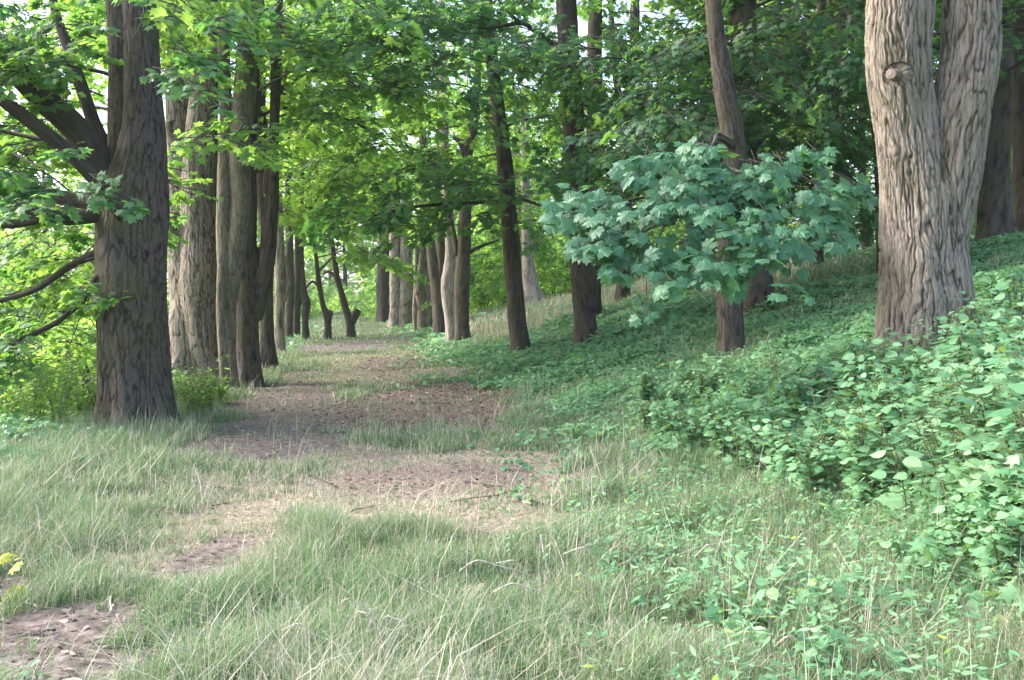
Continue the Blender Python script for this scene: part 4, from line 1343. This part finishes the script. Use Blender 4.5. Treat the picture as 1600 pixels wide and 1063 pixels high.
for px, py, d, h, lf in [(1120, 660, 8.9, .42, .12), (1190, 690, 8.2, .45, .13), (1250, 650, 8.6, .5, .14), (1290, 700, 7.6, .5, .15), (1340, 640, 8.3, .5, .15), (1390, 690, 7.4, .55, .16), (1440, 740, 6.9, .5, .16),
                         (1490, 700, 7.2, .55, .17), (1540, 740, 6.6, .55, .18), (1590, 700, 7.0, .6, .18), (1360, 780, 6.6, .45, .15), (1480, 810, 6.1, .45, .17), (1540, 660, 7.8, .6, .16), (1620, 780, 6.2, .6, .19),
                         (1225, 740, 7.4, .4, .13), (1590, 560, 9.6, .6, .15), (1410, 620, 8.6, .4, .14), (1150, 610, 10.2, .45, .12), (1060, 630, 10.6, .35, .11), (1640, 640, 8.2, .6, .16), (1440, 640, 8.3, .42, .15), (1330, 580, 9.4, .45, .13), (1400, 580, 8.9, .55, .13), (1460, 600, 8.7, .55, .13), (1500, 610, 8.6, .5, .14), (1545, 610, 8.9, .6, .14), (1280, 620, 9, .45, .12), (1220, 610, 9.8, .45, .12), (1100, 610, 11, .4, .11), (1180, 640, 9.4, .45, .12), (1350, 680, 7.8, .5, .14), (1520, 780, 6.3, .5, .16), (1580, 640, 8, .6, .15), (1610, 740, 6.7, .6, .16), (1270, 780, 6.9, .35, .11), (1420, 790, 6.4, .45, .14), (1560, 860, 5.5, .4, .15), (1610, 900, 5.2, .42, .15), (1500, 850, 5.7, .32, .12), (1620, 840, 5.6, .5, .16), (1580, 940, 4.9, .3, .12), (1640, 960, 4.8, .4, .13), (1340, 740, 7.1, .4, .12), (1300, 750, 7.1, .35, .11), (1040, 660, 9.6, .35, .12), (1080, 690, 8.9, .36, .12), (1130, 710, 8.3, .38, .12), (1010, 640, 10.4, .33, .12), (1170, 740, 7.8, .38, .12), (1070, 600, 11.5, .4, .13), (1130, 590, 11, .42, .13), (1200, 580, 10.5, .45, .13), (1010, 610, 12, .36, .12), (1240, 770, 7.2, .36, .12)]:
    leafy_plant('weed', 'bushy green weed in the tangle around the foot of the ridged tree', px, py, d, h * 1.35, lf * .68, 11, 9, tmpl=(T_NETTLE, T_MAPLE_MID, T_NETTLE, T_LANCE)[k % 4], sd=20 + k, group='weeds around the ridged tree', tone=rng.normal(.12, .12))
    k += 1
for px, py, d, h, lf in [(300, 640, 14.5, .7, .08), (325, 632, 15.5, .6, .08), (290, 655, 13.8, .55, .08), (310, 650, 14, .6, .09), (280, 640, 14.4, .6, .09), (330, 645, 14.6, .5, .08), (298, 665, 13.5, .45, .08), (345, 640, 15.6, .45, .08)]:
    leafy_plant('weed', 'bright fine-leaved weed between the foremost left trunk and the path', px, py, d, h, lf, 14, 11, sd=60 + k, group='weeds behind the foremost left trunk', tone=.25, spreadr=.5, tmpl=T_LANCE, mat='leaf_bright')
    k += 1
for px, d in [(15, 11.8), (60, 12.6), (105, 13.4), (140, 13.8), (30, 14), (80, 15), (-20, 12.5), (125, 12.9), (45, 11.6), (90, 12), (150, 12.8), (0, 13), (70, 13.6), (110, 14.4)]:
    leafy_plant('weed', 'tall pale green weed on the brink left of the foremost trunk', px, 600, d, rng.uniform(.6, 1.1), .08, 9, 10, sd=60 + k, group='tall weeds at the left brink', tone=.25, spreadr=.4, mat='leaf_bright')
    k += 1

# ------------------------------------------------------------------ pale arching seed heads over the near grass
M['straw'] = plain('pale_straw', (.5, .44, .35), .7)
HEADS = [(531, 942, 545, 936, 575, 952, 4.6), (560, 955, 575, 960, 587, 976, 4.5), (440, 985, 470, 975, 495, 1030, 4.2), (718, 892, 745, 876, 812, 892, 4.9), (775, 880, 800, 876, 815, 886, 5.0),
         (880, 866, 910, 856, 945, 885, 5.2), (770, 925, 800, 912, 850, 925, 4.7), (1085, 870, 1105, 852, 1120, 858, 5.2), (605, 962, 630, 972, 640, 1000, 4.4), (845, 835, 850, 865, 860, 900, 5.3),
         (1210, 1010, 1230, 995, 1255, 1000, 4.2), (300, 790, 310, 810, 320, 840, 7.0), (250, 860, 262, 875, 275, 900, 5.8)]
for i, (x0, y0, x1, y1, x2, y2, d) in enumerate(HEADS):
    A, B, C3 = W(x0, y0, d), W(x1, y1, d), W(x2, y2, d + .08)
    tipdown = A if y0 > y1 and x0 < x1 else C3
    start = C3 if tipdown is A else A
    foot = start + np.array([(start - B)[0] * .8, .05, 0]); foot[2] = terrain(foot[0], foot[1])
    root = empty('grass_stalk', foot)
    tag(root, 'pale dry grass stalk with arching seed head standing out of the near grass', 'grass stalk', 'arching dry grass stalks')
    loc = lambda p, r_: [*(p - foot), r_]
    mid = .5 * (foot + start) + np.array([0, 0, .06])
    V, Q, C, ax = tube(np.array([loc(foot, .0016), loc(mid, .0014), loc(start, .0012)]), 5, 12)
    g = Geo(); g.add(V, [Q, C], smooth=True)
    link('stalk', g.mesh('stalk'), M['straw'], root)
    P4 = np.array([loc(start, .0016), loc(.5 * (start + B), .003), loc(B, .0034), loc(tipdown, .0014)])
    V, Q, C, ax = tube(P4, 6, 16)
    g = Geo(); g.add(V, [Q, C], smooth=True)
    n = 70
    kk = rng.integers(1, 15, n)
    az = rng.uniform(0, 6.28, n)
    out = np.cos(az)[:, None] * ax['A'][kk] + np.sin(az)[:, None] * ax['B'][kk]
    put_leaves(g, T_LANCE, ax['P'][kk] + out * .002, ax['T'][kk] + out * .6, out, np.full(n, .011), .5)
    link('seed_head', g.mesh('seed_head'), M['straw'], root)
# thin upright straws
root = None
P4 = np.array([[*W(86, 1036, 4.02), .006], [*W(100, 1030, 4.05), .010], [*W(120, 1028, 4.05), .011], [*W(137, 1037, 4.02), .005]])
b = P4[1, :3].copy(); b[2] = terrain(b[0], b[1])
P4[:, :3] -= b; P4[:, 2] += .02 - P4[:, 2].min()
V, Q, C, ax = tube(P4, 10, 20)
V = V * 1.0
g = Geo(); g.add(V, [Q, C], smooth=True)
o = link('dry_stick', g.mesh('dry_stick'), M['straw']); o.location = b
tag(o, 'short bent pale dry stick lying on bare soil at bottom left', 'stick')

# ------------------------------------------------------------------ twigs dropped on the path and verge
for i in range(22):
    px, py = (rng.uniform(340, 860), rng.uniform(600, 860)) if i < 15 else (rng.uniform(20, 300), rng.uniform(920, 1050))
    p = G(px, py)
    L = rng.uniform(.15, .5); a = rng.uniform(0, 6.28)
    u = np.linspace(-.5, .5, 5)
    P4 = np.stack([np.cos(a) * L * u + rng.normal(0, .015, 5), np.sin(a) * L * u + rng.normal(0, .015, 5), 0 * u, np.linspace(.006, .003, 5)], -1)
    P4[:, 2] = terrain(P4[:, 0] + p[0], P4[:, 1] + p[1]) - p[2] + .01 + rng.uniform(0, .012, 5)
    V, Q, C, ax = tube(P4, 6, 10)
    g = Geo(); g.add(V, [Q, C], smooth=True)
    o = link('fallen_twig', g.mesh('fallen_twig'), M['twig'] if i % 3 else M['straw']); o.location = p
    tag(o, 'thin dry twig lying on the worn ground of the path', 'twig', 'twigs fallen on the path')

# ------------------------------------------------------------------ air
bpy.ops.mesh.primitive_cube_add(size=1, location=(0, 85, 14))
hz = bpy.context.object; hz.name = 'haze'; hz.scale = (1030, 990, 42); hz.location = (0, 420, 17.2)
hm, hnt, hN, hL = new_mat('pale_air')
ho = hN.new('ShaderNodeOutputMaterial'); hv = hN.new('ShaderNodeVolumePrincipled')
hv.inputs['Density'].default_value = .0004; hv.inputs['Color'].default_value = (.9, .95, 1, 1); hv.inputs['Anisotropy'].default_value = .3
hL.new(hv.outputs[0], ho.inputs['Volume']); hz.data.materials.append(hm)
tag(hz, kind='stuff')

# ------------------------------------------------------------------ camera, sky, sun
cam = bpy.data.cameras.new('camera'); co = bpy.data.objects.new('camera', cam); COL.objects.link(co)
cam.sensor_width = 36; cam.lens = 36 * F / 1600; cam.clip_end = 2000; cam.clip_start = .1
co.location = (0, 0, CH); co.rotation_euler = (math.pi / 2 - PITCH, 0, 0)
scene.camera = co
SUN_EL, SUN_ROT = R(40), math.atan2(-.95, .22)
sv = Vector((math.sin(SUN_ROT) * math.cos(SUN_EL), math.cos(SUN_ROT) * math.cos(SUN_EL), math.sin(SUN_EL)))
sl = bpy.data.lights.new('sun', 'SUN'); so = bpy.data.objects.new('sun', sl); COL.objects.link(so)
so.rotation_euler = sv.to_track_quat('Z', 'Y').to_euler(); so.location = (-20, -10, 40)
sl.energy = 1.4; sl.angle = R(22); sl.color = (1, .98, .965)
w = bpy.data.worlds.new('World'); scene.world = w; w.use_nodes = True
nt = w.node_tree; nt.nodes.clear()
wo = nt.nodes.new('ShaderNodeOutputWorld'); bg = nt.nodes.new('ShaderNodeBackground'); sk = nt.nodes.new('ShaderNodeTexSky')
sk.sky_type = 'NISHITA'; sk.sun_disc = False; sk.sun_elevation = SUN_EL; sk.sun_rotation = SUN_ROT
sk.air_density = 1.0; sk.dust_density = 3.0; sk.ozone_density = 1.0
bg.inputs['Strength'].default_value = .14
nt.links.new(sk.outputs[0], bg.inputs[0]); nt.links.new(bg.outputs[0], wo.inputs[0])
vs = scene.view_settings
vs.view_transform = 'Standard'; vs.look = 'None'; vs.gamma = 1; vs.exposure = 2.42; vs.use_curve_mapping = False
scene.render.engine = 'CYCLES'
cy = scene.cycles
cy.max_bounces = 8; cy.diffuse_bounces = 6; cy.glossy_bounces = 2; cy.transmission_bounces = 6; cy.transparent_max_bounces = 4
cy.caustics_reflective = False; cy.caustics_refractive = False
cy.sample_clamp_indirect = 6
cy.use_denoising = True
cy.use_adaptive_sampling = True; cy.adaptive_threshold = .006
